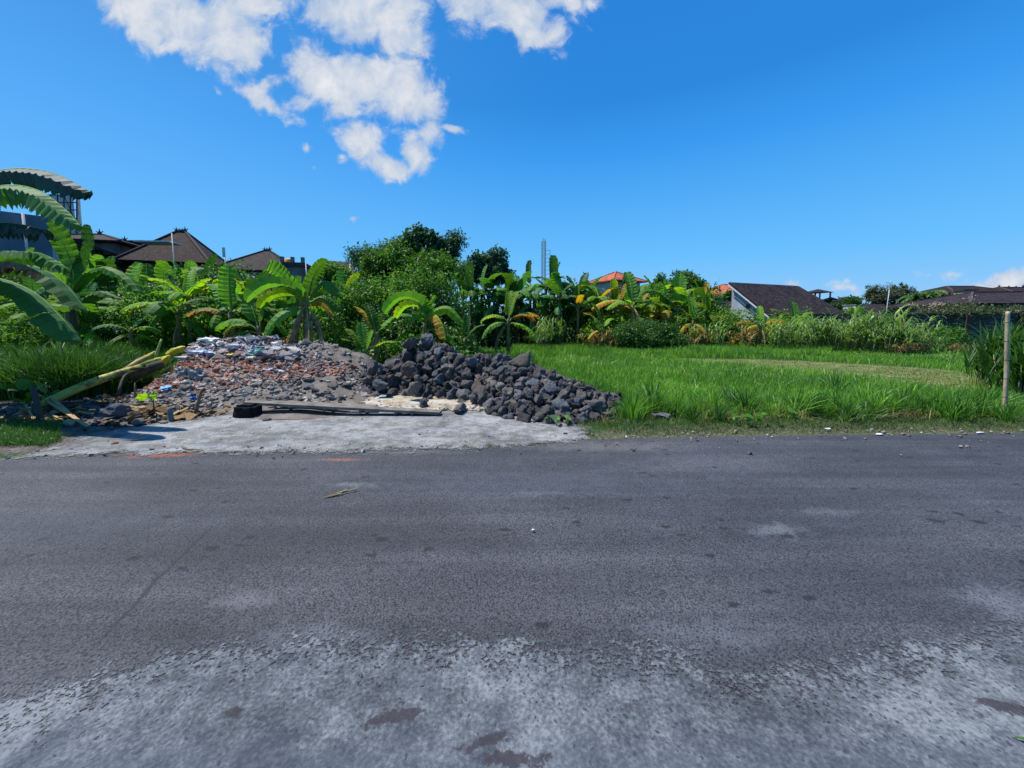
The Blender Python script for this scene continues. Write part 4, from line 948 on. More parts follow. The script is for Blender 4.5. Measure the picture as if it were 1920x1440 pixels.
free_leaf(big, wl((-60, 480, 7.4), (10, 490, 7.6), (70, 500, 7.7), (120, 530, 7.7), (165, 585, 7.6)), .36, 'ban_dark', 36, .2, 35, side=Vector((0, -1, .4)))
free_leaf(big, wl((-120, 520, 6.4), (-60, 500, 6.3), (0, 492, 6.3), (40, 495, 6.2), (78, 512, 6.2)), .24, 'ban_dry', 37, .9, 60, 'browned torn leaf', side=Vector((0, -1, .3)))
free_leaf(big, wl((-100, 560, 7.6), (0, 545, 7.8), (60, 560, 7.9), (135, 575, 8.0)), .26, 'ban_green', 38, .3, 30, side=Vector((0, -1, .2)))
def hero_leaf(o, Y0, pts, dy, Wd, mat, seed, torn, fold, side=(0, -1, 0)):
    n = len(pts) - 1; P = [W(px, py, Y0 - dy * i / n) - Vector(o.location) for i, (px, py) in enumerate(pts)]
    free_leaf(o, P, Wd, mat, seed, torn, fold, side=Vector(side), n=34)
for a in [([(577, 560), (548, 532), (522, 509), (501, 496)], .2, .27, 'ban_green', 51, .1, -8, (.5, .3, -1)),
          ([(577, 560), (585, 525), (598, 502), (611, 485)], .1, .24, 'ban_green', 52, .2, -12, (.8, .3, .5)),
          ([(576, 565), (548, 544), (505, 541), (464, 568)], .5, .36, 'ban_green', 53, .12, 62, (0, -1, 0)),
          ([(576, 568), (550, 556), (515, 560), (491, 583)], -.3, .34, 'ban_lime', 54, .35, 60, (0, -1, 0)),
          ([(578, 562), (600, 531), (622, 530), (645, 556)], .3, .32, 'ban_green', 55, .3, 58, (0, -1, 0)),
          ([(578, 570), (600, 556), (618, 560), (640, 580)], -.4, .30, 'ban_green', 56, .3, 62, (0, -1, 0)),
          ([(578, 574), (598, 562), (612, 568), (628, 592)], .5, .20, 'ban_yellow', 57, .5, 66, (0, -1, 0)),
          ([(576, 572), (562, 575), (552, 586), (539, 599)], .5, .09, 'ban_dry', 58, .9, 70, (0, -1, 0))]: hero_leaf(hero1, 12.0, *a)
for a in [([(800, 592), (798, 578), (792, 566), (786, 554)], .2, .20, 'ban_green', 61, .1, 5, (1, -.3, .3)),
          ([(800, 592), (806, 574), (812, 563), (817, 554)], .1, .07, 'ban_lime', 62, 0, -20, (.8, -.2, .2)),
          ([(799, 594), (782, 567), (752, 563), (722, 590)], .5, .30, 'ban_green', 63, .2, 60, (0, -1, 0)),
          ([(799, 596), (784, 577), (762, 578), (745, 598)], -.4, .26, 'ban_lime', 64, .3, 58, (0, -1, 0)),
          ([(801, 596), (818, 578), (845, 576), (871, 606)], .4, .26, 'ban_lime', 65, .25, 60, (0, -1, 0)),
          ([(801, 598), (816, 590), (828, 606), (836, 638)], .7, .23, 'ban_yellow', 66, .35, 45, (-.5, -1, 0)),
          ([(799, 600), (789, 598), (780, 598), (770, 610)], .5, .16, 'ban_green', 67, .2, 50, (0, -1, 0))]: hero_leaf(hero2, 11.5, *a)
# plant with the upright leaf in front of the grey building
m2 = empty('banana_plant', (at(140, 11), 11, 0), 0, label='banana plant with a leaf leaning back against the grey building', cat='banana plant')
link('pseudostem', stem_mesh(1, 'stem_dark'), None, m2, (0, 0, -.05), (0, 0, 0), (1.8, 1.8, 2.4))
def rel(o, pts): return [Vector(p) - Vector(o.location) for p in pts]
free_leaf(m2, rel(m2, [Vector((at(140, 11), 11, 2.3)), W(138, 520, 10.9), W(128, 480, 10.9), W(112, 445, 10.8), W(92, 415, 10.7)]), .27, 'ban_green', 41, .35, 10, side=Vector((1, .2, .3)))
free_leaf(m2, rel(m2, [Vector((at(140, 11), 11, 2.3)), W(150, 500, 11), W(165, 460, 11), W(163, 420, 11)]), .14, 'ban_dark', 42, .2, 10, side=Vector((.4, 1, 0)))
free_leaf(m2, rel(m2, [Vector((at(140, 11), 11, 2.3)), W(160, 515, 10.8), W(200, 500, 10.6), W(240, 520, 10.5), W(262, 550, 10.4)]), .26, 'ban_green', 43, .5, 35)
free_leaf(m2, rel(m2, [Vector((at(140, 11), 11, 2.3)), W(165, 555, 10.6), W(195, 545, 10.4), W(232, 560, 10.3)]), .24, 'ban_green', 44, .3, 30)
free_leaf(m2, rel(m2, [Vector((at(140, 11), 11, 2.3)), W(120, 535, 10.6), W(80, 540, 10.2), W(40, 570, 10.0)]), .28, 'ban_dark', 45, .4, 35)

# ------------------------------------------------------------------ leafy crowns
def leaves_np(C, D, L, Wr, rg, droop=.2):
    """diamond leaves: centre C, direction D (unit), length L, width ratio"""
    n = len(C); up = rg.normal(size=(n, 3)); up[:, 2] += 1.4
    S = np.cross(D, up); S /= np.linalg.norm(S, axis=1)[:, None] + 1e-9
    w = (L * Wr)[:, None]; L_ = L[:, None]
    a = C; b = C + D * L_ * .45 + S * w; c = C + D * L_ - np.array([0, 0, 1]) * L_ * droop; d = C + D * L_ * .45 - S * w
    V = np.stack([a, b, c, d], 1).reshape(-1, 3); q = np.arange(n * 4).reshape(n, 4)
    return V, q
def crown_mesh(lobes, n, leaf, rg, spray=6, ratio=.28, spread=.35, droop=.25, fill=.3, sublobes=9):
    """lobes: (x,y,z,rx,ry,rz). Leaves grow in little sprays so the outline stays ragged."""
    sub = []
    for l in lobes:
        l = tuple(l)
        sub.append((l[0], l[1], l[2], l[3] * .62, l[4] * .62, l[5] * .62))
        for k in range(sublobes):
            u = rg.normal(size=3); u /= np.linalg.norm(u); f = rg.uniform(.28, .46)
            sub.append((l[0] + u[0] * l[3] * .72, l[1] + u[1] * l[4] * .72, l[2] + u[2] * l[5] * .62, l[3] * f, l[4] * f, l[5] * f * .9))
    lobes = sub
    vol = np.array([l[3] * l[4] + l[3] * l[5] for l in lobes]); vol /= vol.sum()
    ns = n // spray; idx = rg.choice(len(lobes), ns, p=vol); Lb = np.array(lobes)[idx]
    d = rg.normal(size=(ns, 3)); d /= np.linalg.norm(d, axis=1)[:, None]
    rad = np.where(rg.random(ns) < fill, rg.random(ns) ** .5 * .85, 1 + rg.normal(size=ns) * .10)
    bump = 1 + .22 * np.sin(d[:, 0] * 5 + idx * 1.7) * np.sin(d[:, 2] * 4 + idx) + .12 * np.sin(d[:, 1] * 9 + d[:, 2] * 11)
    P = Lb[:, :3] + d * Lb[:, 3:6] * (rad * bump)[:, None]
    dirs = d * .7 + rg.normal(size=(ns, 3)) * .5; dirs[:, 2] += .15; dirs /= np.linalg.norm(dirs, axis=1)[:, None]
    C = np.repeat(P, spray, 0); DD = np.repeat(dirs, spray, 0)
    k = np.tile(np.arange(spray) / spray, ns)[:, None]
    C = C + DD * k * spread + rg.normal(size=C.shape) * spread * .10
    D = DD * .5 + rg.normal(size=C.shape) * .65; D /= np.linalg.norm(D, axis=1)[:, None]
    L = leaf * rg.uniform(.6, 1.3, len(C))
    return fastmesh('crown', *leaves_np(C, D, L, np.full(len(C), ratio), rg, droop))
def tree(name, x, y, h, lobes, n, leaf, mat, label, cat='tree', seed=1, trunk_r=.12, trunks=1, bark='bark', group=None, **kw):
    rg = np.random.default_rng(seed); r = random.Random(seed)
    o = empty(name, (x, y, 0), 0, label=label, cat=cat, group=group)
    mb = MB()
    for t in range(trunks):
        bx, by = (r.uniform(-.3, .3), r.uniform(-.2, .2)) if trunks > 1 else (0, 0)
        top = Vector((bx + r.uniform(-.2, .2) * h * .1, by, h * .55))
        mb.tube([(bx, by, -.1), (bx * 1.2, by, h * .2), (top.x * .8, by, h * .4), top], [trunk_r, trunk_r * .8, trunk_r * .65, trunk_r * .5], 7, jit=.1, rnd=r)
    for l in lobes:
        c = Vector(l[:3]); s = Vector((0, 0, min(h * .4, c.z * .6))); midp = (s + c) / 2 + Vector((r.uniform(-.2, .2), 0, -.1 * h * .3))
        mb.tube([s, midp, c], [trunk_r * .5, trunk_r * .35, trunk_r * .15], 5)
    mb.build('trunk', M[bark], o)
    me = crown_mesh(lobes, n, leaf, rg, **kw); link('crown', me, M[mat], o)
    return o
def lobe_px(o_xy, Y, items, ry=None):
    out = []
    for (px, py, rx, rz) in items:
        p = W(px, py, Y); s = Y / F; out.append((p.x - o_xy[0], 0 + random.Random(px + py).uniform(-.3, .3) * rx * s, p.z, rx * s, (ry or rx * .9) * s, rz * s))
    return out
def tree_px(name, px, Y, items, n, leaf, mat, label, seed, **kw):
    x = at(px, Y); lb = lobe_px((x, Y), Y, items); h = max(l[2] + l[5] for l in lb)
    return tree(name, x, Y, h, lb, n, leaf, mat, label, seed=seed, **kw)
tree_px('bush', 740, 15.5, [(700, 570, 60, 45), (760, 545, 60, 50), (820, 560, 50, 50), (660, 600, 40, 40), (740, 610, 60, 40), (800, 605, 50, 35), (850, 585, 30, 40)], 26000, .12, 'leaf_mid', 'broad leafy bush in front of the central tree', 2, cat='bush', trunks=4, trunk_r=.06)
tree_px('tree', 760, 18, [(700, 500, 45, 32), (745, 495, 55, 38), (800, 500, 50, 35), (840, 520, 35, 40), (770, 540, 70, 40), (690, 540, 40, 35)], 30000, .15, 'leaf_mid', 'spreading green tree at the centre behind the rocks', 3, trunk_r=.14, spray=9, ratio=.22)
tree_px('tree', 690, 18.6, [(684, 482, 24, 14), (700, 497, 30, 14), (672, 492, 12, 8), (735, 475, 26, 12), (757, 470, 20, 10)], 7000, .16, 'leaf_blue', 'feathery leaved tree at the upper left of the central clump', 4, trunk_r=.08, spray=9, ratio=.16, spread=.5, fill=.2)
tree_px('tree', 787, 19, [(776, 452, 18, 12), (787, 442, 9, 12), (765, 458, 10, 9), (800, 470, 26, 18), (812, 455, 12, 10)], 6000, .2, 'leaf_blue', 'round leaved tree top rising highest above the central clump', 5, trunk_r=.09, ratio=.42, spray=5)
tree_px('tree', 842, 19.2, [(843, 460, 11, 14), (858, 448, 8, 7), (835, 478, 17, 16)], 4500, .17, 'leaf_blue', 'slender sapling right of the highest tree top', 6, trunk_r=.05, ratio=.2, spray=8, spread=.45, fill=.15)
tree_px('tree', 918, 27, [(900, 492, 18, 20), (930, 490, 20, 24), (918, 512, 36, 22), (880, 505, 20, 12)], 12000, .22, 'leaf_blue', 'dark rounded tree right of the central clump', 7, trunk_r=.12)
tree_px('bush', 625, 19, [(628, 510, 22, 14), (615, 520, 12, 10), (640, 522, 14, 12)], 5000, .14, 'leaf_mid', 'small round bush under the grey flat roofed building', 8, cat='bush', trunk_r=.05)
tree_px('bush', 655, 16.5, [(650, 555, 30, 30), (625, 575, 20, 30), (670, 590, 30, 35), (630, 615, 28, 25)], 11000, .12, 'leaf_mid', 'leafy bush right of the tallest banana plant', 9, cat='bush', trunks=3, trunk_r=.05)
tree_px('tree', 1275, 40, [(1285, 535, 34, 26), (1262, 545, 25, 25), (1310, 550, 20, 24), (1232, 545, 18, 20), (1240, 525, 8, 10)], 14000, .28, 'leaf_dark', 'dark rounded tree behind the bananas left of the white gable', 10, trunk_r=.2)
tree_px('tree', 1215, 33, [(1200, 560, 40, 22), (1235, 555, 30, 22)], 8000, .24, 'leaf_mid', 'lower green tree in front of the dark rounded one', 11, trunk_r=.12)
tree_px('tree', 1175, 58, [(1178, 523, 9, 8)], 900, .3, 'leaf_dark', 'distant tree top beside the orange roof', 12, trunk_r=.12)
tree_px('bush', 1222, 20.5, [(1175, 628, 24, 20), (1215, 618, 34, 22), (1250, 632, 30, 22), (1200, 640, 40, 20), (1275, 645, 18, 14), (1232, 650, 30, 12)], 22000, .10, 'leaf_dark', 'wide dark green shrub at the edge of the field', 13, cat='bush', trunks=4, trunk_r=.04)
tree_px('tree', 1585, 70, [(1585, 568, 26, 12), (1560, 575, 20, 9), (1600, 565, 14, 9)], 5000, .4, 'leaf_dark', 'low dark tree between the shed roof and the mast', 14, trunk_r=.2)
tree_px('tree', 1660, 60, [(1650, 560, 22, 20), (1680, 550, 24, 16), (1640, 545, 14, 12), (1700, 560, 16, 14), (1665, 575, 30, 14)], 10000, .35, 'leaf_grey', 'grey green tree beside the thin mast', 15, trunk_r=.25, spray=9, ratio=.18, fill=.25)
tree_px('tree', 1375, 55, [(1372, 555, 12, 10)], 1500, .35, 'leaf_dark', 'small tree between the orange roof and white gable', 16, trunk_r=.15)
tree_px('bush', 1605, 35, [(1608, 585, 14, 8)], 1600, .2, 'leaf_lite', 'pale green bush on top of the wall line by the low roof', 17, cat='bush', trunk_r=.05)
# palms
def palm(px, Y, top, L, label, seed):
    x = at(px, Y); p = W(px, top, Y); o = empty('palm_tree', (x, Y, 0), 0, label=label, cat='palm tree'); r = random.Random(seed)
    MB().tube([(0, 0, 0), (.1, 0, p.z * .5), (0, 0, p.z)], [.2, .16, .13], 8).build('trunk', M['bark'], o)
    for k in range(14):
        a = k * 2.4; e0 = r.uniform(20, 70); ptsl = arc(L, e0, e0 - 110, 1.0, 8); rg = np.random.default_rng(seed + k); C = []; D = []
        for i in range(60):
            t = .12 + .88 * i / 60; q = t * 8; j = min(int(q), 7); pt = ptsl[j].lerp(ptsl[j + 1], q - j); T = (ptsl[j + 1] - ptsl[j]).normalized()
            for s in (-1, 1): C.append(pt); D.append((T * .5 + Vector((0, s, -.35))).normalized())
        V, q = leaves_np(np.array(C), np.array(D), np.full(len(C), L * .22), np.full(len(C), .08), rg, .3)
        link('frond', fastmesh('frond', V, q), M['leaf_dark'], o, (0, 0, p.z), (0, 0, a))
palm(1722, 55, 558, 3.0, 'coconut palm with its crown left of the brown roofs', 3)
palm(1745, 57, 556, 2.8, 'second coconut palm whose fronds touch the brown roof', 4)
# frangipani
fr_ = tree_px('frangipani', 1775, 26, [(1745, 585, 20, 8), (1770, 578, 22, 9), (1800, 582, 26, 10), (1720, 590, 14, 7), (1790, 590, 34, 8)], 3000, .2, 'leaf_grey', 'frangipani with pale pink blossoms above the dark wall', 21, trunk_r=.06, trunks=3, spray=7, ratio=.16, spread=.3, fill=.2)
M['petal'] = mat_leaf('petals', [(0, (.45, .28, .25)), (.5, (.50, .40, .34)), (1, (.55, .50, .42))], .3, .6)
rg = np.random.default_rng(9)
for (px, py, k) in [(1753, 572, 26), (1765, 570, 16), (1713, 573, 14), (1791, 577, 12), (1748, 576, 14), (1838, 577, 5), (1824, 556, 4), (1692, 580, 5), (1810, 560, 5)]:
    c = W(px, py, 25.7) - Vector(fr_.location); k = max(2, k // 2); C = np.array(c) + rg.normal(size=(k * 5, 3)) * (.16, .1, .08); D = rg.normal(size=(k * 5, 3)); D[:, 2] += .5; D /= np.linalg.norm(D, axis=1)[:, None]
    link('blossom', fastmesh('blossom', *leaves_np(C, D, rg.uniform(.06, .11, k * 5), np.full(k * 5, .35), rg, 0)), M['petal'], fr_)

# ------------------------------------------------------------------ undergrowth masses
def mass(name, n, sampler, leaf, mat, seed, ratio=.3, spray=5, **tg):
    rg = np.random.default_rng(seed); P = sampler(rg, n // spray)
    C = np.repeat(P, spray, 0) + rg.normal(size=(len(P) * spray, 3)) * leaf * .9; D = rg.normal(size=C.shape); D[:, 2] += .3; D /= np.linalg.norm(D, axis=1)[:, None]
    me = fastmesh(name, *leaves_np(C, D, leaf * rg.uniform(.6, 1.3, len(C)), np.full(len(C), ratio), rg)); return tag(link(name, me, M[mat]), **tg)
def under(px0, px1, y0, y1, hmax, amp=.35, f=1.3):
    def s(rg, n):
        Y = rg.uniform(y0, y1, n); px = rg.uniform(px0, px1, n); X = (px - 960) / F * Y
        hm = hmax * (1 + amp * np.sin(X * f) * np.cos(X * f * .43 + 1.3) + .15 * np.sin(X * 3.7 + Y))
        edge = np.clip(np.minimum(px - px0, px1 - px) / 30, .3, 1)
        return np.column_stack([X, Y, rg.random(n) ** .7 * hm * edge])
    return s
mass('undergrowth', 60000, under(-200, 660, 13.2, 16.2, 2.1), .11, 'leaf_mid', 30, label='green weeds and vines climbing among the left bananas', cat='undergrowth', kind='stuff')
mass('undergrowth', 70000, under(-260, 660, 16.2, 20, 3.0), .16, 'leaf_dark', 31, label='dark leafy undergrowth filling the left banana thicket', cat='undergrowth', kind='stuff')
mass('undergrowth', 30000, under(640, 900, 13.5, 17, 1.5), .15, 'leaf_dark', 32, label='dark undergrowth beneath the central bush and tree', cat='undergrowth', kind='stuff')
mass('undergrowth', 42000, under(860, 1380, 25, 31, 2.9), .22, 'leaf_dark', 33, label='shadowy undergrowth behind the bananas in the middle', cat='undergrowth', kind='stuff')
mass('undergrowth', 30000, under(1080, 1540, 23, 27, 1.9), .15, 'leaf_lite', 34, label='green undergrowth behind the bananas along the field', cat='undergrowth', kind='stuff')
mass('undergrowth', 16000, under(1500, 1830, 23.0, 25.5, 1.1), .14, 'leaf_mid', 35, label='green undergrowth at the foot of the dark wall', cat='undergrowth', kind='stuff')
mass('undergrowth', 16000, under(330, 900, 12.2, 14, .8), .13, 'leaf_mid', 36, label='leafy green weeds just behind the mounds', cat='undergrowth', kind='stuff')
mass('creeper', 2600, lambda rg, n: np.column_stack([rg.uniform(at(1740, 24.5), at(2000, 24.5), n), rg.uniform(23.2, 24.6, n), 2.30 + rg.random(n) ** 2 * .22]), .13, 'leaf_grey', 37, label='creeper trailing along the top of the dark wall', cat='creeper', kind='stuff')
mass('treeline', 16000, lambda rg, n: np.column_stack([rg.uniform(-260, 330, n), rg.uniform(150, 200, n), rg.random(n) * 6.0 * (1 + .4 * np.sin(np.arange(n)))]), 1.3, 'leaf_dark', 38, label='far line of trees along the horizon', cat='trees', kind='stuff')

# ------------------------------------------------------------------ grass
def blades(name, X, Y, Z, H, Wd, lean, mat, seed, bendy=1.0, **tg):
    rg = np.random.default_rng(seed); n = len(X); az = rg.uniform(0, 2 * PI, n); la = np.abs(rg.normal(0, lean, n)) + .05
    dx, dy = np.cos(az), np.sin(az); fa = rg.uniform(0, 2 * PI, n); sx, sy = np.cos(fa) * Wd / 2, np.sin(fa) * Wd / 2
    def ring(t, wf):
        o = H * la * (t ** 1.8) * bendy; z = H * (t - .35 * la * t ** 3)
        cx, cy, cz = X + dx * o, Y + dy * o, Z + z
        return np.stack([cx - sx * wf, cy - sy * wf, cz], 1), np.stack([cx + sx * wf, cy + sy * wf, cz], 1)
    a, b = ring(0, .8); c, d = ring(.45, 1.0); e, f = ring(.8, .65); g, _ = ring(1.0, 0)
    V = np.stack([a, b, c, d, e, f, g], 1).reshape(-1, 3); i = np.arange(n)[:, None] * 7
    q = np.concatenate([i + [0, 1, 3, 2], i + [2, 3, 5, 4]]); t = i + [4, 5, 6]
    return fastmesh(name, V, q, t, smooth=True)
def field(name, n, px0, px1, y0, y1, hf, w, lean, mat, seed, cond=None, pw=1.0, **tg):
    rg = np.random.default_rng(seed)
    u = rg.random(n); Y = (y0 ** (-pw) + u * (y1 ** (-pw) - y0 ** (-pw))) ** (-1 / pw) if pw else y0 + u * (y1 - y0)
    X = (rg.uniform(px0, px1, n) - 960) / F * Y; P = np.column_stack([X, Y])
    k = np.ones(n, bool) if cond is None else cond(P, rg)
    X, Y = X[k], Y[k]; P = P[k]
    H = hf(P, rg); Wd = w * (Y / y0) ** .75 * rg.uniform(.6, 1.3, len(X))
    me = blades(name, X, Y, np.full(len(X), -.02), H, Wd, lean, mat, seed)
    return tag(link(name, me, M[mat]), **tg)
def snoise(P, f, s=0): return np.sin(P[:, 0] * f + s) * np.cos(P[:, 1] * f * .8 + s * 1.7) * .5 + np.sin(P[:, 0] * f * 2.3 + P[:, 1] * f * 1.9 + s) * .25
vy = lambda P: polyline_y(road_far, P[:, 0])
rocks_clear = lambda P: np.array([rock_h(a, b) < .03 and mound_h(a, b) < .03 for a, b in P])
def lush(P, rg):
    s = sdf(P, mown_poly); d = P[:, 1] - vy(P)
    right_edge = P[:, 0] < at(1860, 1) * P[:, 1] + 3
    return (s < -.1 + rg.normal(0, .3, len(P)) + .3 * snoise(P, 1.7)) & (d > 1.15 + rg.normal(0, .12, len(P)) + .25 * snoise(P, 1.9)) & (P[:, 0] > -2.6 + (P[:, 1] < 9.5) * 3.9 - (P[:, 1] > 7.4) * .5) & rocks_clear(P) & right_edge
field('grass', 135000, 840, 2200, 6.3, 24, lambda P, rg: (.24 + .07 * snoise(P, 1.1)) * rg.uniform(.6, 1.25, len(P)) * np.clip(1.15 - (P[:, 1] - 10) * .02, .8, 1.2), .011, .32, 'grass', 51, lush, .6, label='lush green grass covering the field', cat='grass', kind='stuff')
field('grass', 20000, 1250, 1880, 9, 19, lambda P, rg: .06 * rg.uniform(.5, 1.5, len(P)), .012, .8, 'grass_mown', 52, lambda P, rg: sdf(P, mown_poly) > rg.normal(-.1, .35, len(P)), .8, label='short yellowed grass on the mown strip', cat='grass', kind='stuff')
field('grass', 26000, 960, 1560, 17.5, 26, lambda P, rg: (.42 + .15 * snoise(P, .8)) * rg.uniform(.6, 1.2, len(P)), .02, .25, 'grass', 53, lambda P, rg: sdf(P, mown_poly) < -.5, .8, label='taller bright grass band at the far side of the field', cat='grass', kind='stuff')
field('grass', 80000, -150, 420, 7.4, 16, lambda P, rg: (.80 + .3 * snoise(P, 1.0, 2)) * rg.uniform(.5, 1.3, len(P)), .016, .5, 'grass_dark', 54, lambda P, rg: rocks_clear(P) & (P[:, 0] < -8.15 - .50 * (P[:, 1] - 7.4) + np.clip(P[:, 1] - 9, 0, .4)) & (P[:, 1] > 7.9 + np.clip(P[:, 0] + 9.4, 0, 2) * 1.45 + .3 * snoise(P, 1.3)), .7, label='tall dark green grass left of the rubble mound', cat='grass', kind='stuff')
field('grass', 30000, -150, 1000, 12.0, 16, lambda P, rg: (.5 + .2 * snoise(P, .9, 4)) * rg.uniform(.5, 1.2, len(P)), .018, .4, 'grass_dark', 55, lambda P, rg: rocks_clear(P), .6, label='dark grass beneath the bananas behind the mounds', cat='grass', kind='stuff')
field('grass', 42000, 1090, 2350, 4.9, 6.9, lambda P, rg: (.035 + .05 * np.clip(P[:, 1] - vy(P), 0, 1.1)) * rg.uniform(.5, 1.6, len(P)), .006, .9, 'grass_verge', 56, lambda P, rg: (P[:, 1] > vy(P) + .07 + rg.random(len(P)) ** 2 * .3) & (snoise(P, 2.6, 1) > -.42 + rg.normal(0, .15, len(P))) & rocks_clear(P) & (P[:, 0] > 1.02), .5, label='short trampled grass on the verge right of the apron', cat='grass', kind='stuff')
field('grass', 14000, -260, 95, 4.9, 6.4, lambda P, rg: .11 * rg.uniform(.5, 1.5, len(P)), .006, .7, 'grass_dark', 57, lambda P, rg: (sdf(P, apron_poly) < -.18) & (P[:, 1] > vy(P) + .12) & (P[:, 1] < 6.1 + .2 * snoise(P, 3)) & (P[:, 0] < -5.9), .4, label='small patch of dark grass at the left road edge', cat='grass', kind='stuff')

field('grass', 9000, 1130, 1900, 5.9, 9.0, lambda P, rg: .16 * rg.uniform(.4, 1.6, len(P)), .008, .9, 'grass_dry', 58, lambda P, rg: (P[:, 1] > vy(P) + .8) & (P[:, 1] < vy(P) + 1.9) & rocks_clear(P) & (snoise(P, 2.1, 3) > -.1), .4, label='straw coloured dead blades at the foot of the field edge', cat='grass', kind='stuff')
field('grass', 7000, 1000, 1880, 8, 22, lambda P, rg: .42 * rg.uniform(.5, 1.3, len(P)), .012, .5, 'cane', 59, lambda P, rg: (sdf(P, mown_poly) < -.2) & rocks_clear(P) & (snoise(P, .9, 5) > .05) & (P[:, 0] > 1.4), .6, label='scattered taller pale weeds standing in the field', cat='weeds', kind='stuff')
# tufts along the verge, each one a plant
def tuft_mesh(seed, n, H, w, lean, mat):
    rg = np.random.default_rng(seed); a = rg.uniform(0, 6.28, n); r = np.abs(rg.normal(0, .07, n)); X, Y = np.cos(a) * r, np.sin(a) * r
    me = blades('grass_tuft', X, Y, np.full(n, -.02), H * rg.uniform(.5, 1.1, n), w * rg.uniform(.7, 1.2, n), lean, mat, seed); me.materials.append(M[mat]); return me
TU = [tuft_mesh(60 + i, 90, .52, .014, .55, 'grass') for i in range(4)] + [tuft_mesh(70 + i, 70, .5, .014, .6, 'grass_dark') for i in range(2)] + [tuft_mesh(80, 45, .42, .015, .8, 'cane')]
rt = random.Random(8)
for i in range(105):
    px = rt.uniform(1165, 1905); py = rt.gauss(778, 9) - 12 * abs(math.sin(px * .01)); g = G(px, min(py, 790))
    if rock_h(g.x, g.y) > .02: continue
    tag(link('grass_tuft', rt.choice(TU[:6] if rt.random() < .85 else TU[6:]), None, None, (g.x, g.y, 0), (rt.gauss(0, .08), rt.gauss(0, .08), rt.uniform(0, 6.28)), rt.uniform(.55, 1.1)), 'tuft of long green grass along the near edge of the field', 'grass tuft', 'grass tufts along the roadside edge of the field')
for (px, py, s, lab) in [(1622, 786, .95, 'pale stemmed grass clump low at the middle of the verge'), (1225, 765, 1.25, 'big dark grass tuft just right of the rock heap'), (1400, 780, 1.15, 'broad grass tuft above the lime weeds'), (1570, 742, 1.2, 'blue green tuft breaking into the mown strip')]:
    g = G(px, py); tag(link('grass_tuft', TU[6] if 'pale' in lab else TU[4], None, None, (g.x, g.y, 0), (0, 0, 1), s), lab, 'grass tuft')

# tall cane-like grass clumps
def cane_clump(seed, nst, H, mat='cane', spread=.35, bl=.75, droop=(70, 150), e=(50, 85)):
    rg = np.random.default_rng(seed); st = MB(); Vs, Q, T = [], [], []; r = random.Random(seed); k = 0
    for s in range(nst):
        a = r.uniform(0, 6.28); rr_ = abs(r.gauss(0, spread)); bx, by = rr_ * math.cos(a), rr_ * math.sin(a); h = H * r.uniform(.35, .75)
        lx, ly = r.gauss(0, .15) * h, r.gauss(0, .15) * h
        st.tube([(bx, by, -.05), (bx + lx * .4, by + ly * .4, h * .5), (bx + lx, by + ly, h)], [.016, .014, .008], 5)
        for b in range(r.randint(8, 13)):
            t = r.uniform(.3, 1.0); p0 = Vector((bx + lx * t, by + ly * t, h * t)); az = r.uniform(0, 6.28); L = bl * r.uniform(.6, 1.2); e0 = r.uniform(*e); e1 = e0 - r.uniform(*droop)
            pts = arc(L, e0, e1, 1.3, 6); w = .028 * r.uniform(.7, 1.3); ca, sa = math.cos(az), math.sin(az); rows = []
            for i, p in enumerate(pts):
                wf = w * (1 - (i / 6) ** 2.2) + .001; c = p0 + Vector((p.x * ca, p.x * sa, p.z)); rows += [c + Vector((-sa, ca, .25)) * wf, c - Vector((-sa, ca, -.25)) * wf]
            base = k; k += len(rows); Vs += rows
            Q += [(base + 2 * i, base + 2 * i + 1, base + 2 * i + 3, base + 2 * i + 2) for i in range(6)]
    return st.mesh('stem', M['cane_stem']), (lambda m: (m.materials.append(M[mat]), m)[1])(fastmesh('blades', np.array([tuple(v) for v in Vs]), np.array(Q), smooth=True))
CL = [cane_clump(90 + i, 13, 2.4, 'cane', .5, .85) for i in range(5)]; CLT = [cane_clump(97 + i, 14, 3.0, 'cane', .4, 1.1) for i in range(2)]; CLD = [cane_clump(101 + i, 10, 1.7, 'grass_dry', .4, .8) for i in range(2)]
CLG = [cane_clump(105 + i, 34, 2.0, 'grass_dark', .45, 1.15, (10, 85), (62, 88)) for i in range(2)]
def clump(px, Y, pair, s, label, group=None, name='cane_grass'):
    o = empty(name, (at(px, Y), Y, 0), rt.uniform(0, 6), label=label, cat='tall grass', group=group); o.scale = (s, s, s)
    link('stem', pair[0], None, o); link('blades', pair[1], None, o); return o
for i in range(15):
    px = 1470 + i * 16 + rt.uniform(-8, 8); clump(px, rt.uniform(19.5, 22.8), CL[i % 5], rt.uniform(.95, 1.3), 'tall cane grass clump in the row before the dark wall', 'cane grass clumps before the dark wall')
clump(1700, 18.8, CLT[0], .88, 'tallest cane grass clump rising above the wall'); clump(1722, 19.3, CLT[1], .66, 'tall cane clump leaning right over the dry heap')
clump(1765, 19.5, CL[2], .5, 'bright cane grass clump right of the dry heap'); clump(1672, 19.0, CL[1], .9, 'cane clump with pale stems left of the dry heap')
for i, (px, Y) in enumerate([(1020, 22), (1045, 23.5), (1005, 23), (1035, 24.5)]): clump(px, Y, CLT[i % 2], .85, 'tall cane grass clump right of the yellowing banana plant', 'cane grass clumps in the middle')
for i, (px, Y) in enumerate([(1150, 21.5), (1170, 22), (1160, 22.5), (1185, 22), (1305, 22.5), (1320, 22), (1335, 22.5), (1345, 21.8), (1290, 22.5), (1400, 22.5), (1455, 22.5), (1115, 22)]):
    clump(px, Y, CLD[i % 2] if i % 3 != 1 else CL[i % 5], rt.uniform(.7, 1.0), 'straw coloured cane clump under the field edge bananas', 'straw coloured clumps under the bananas')
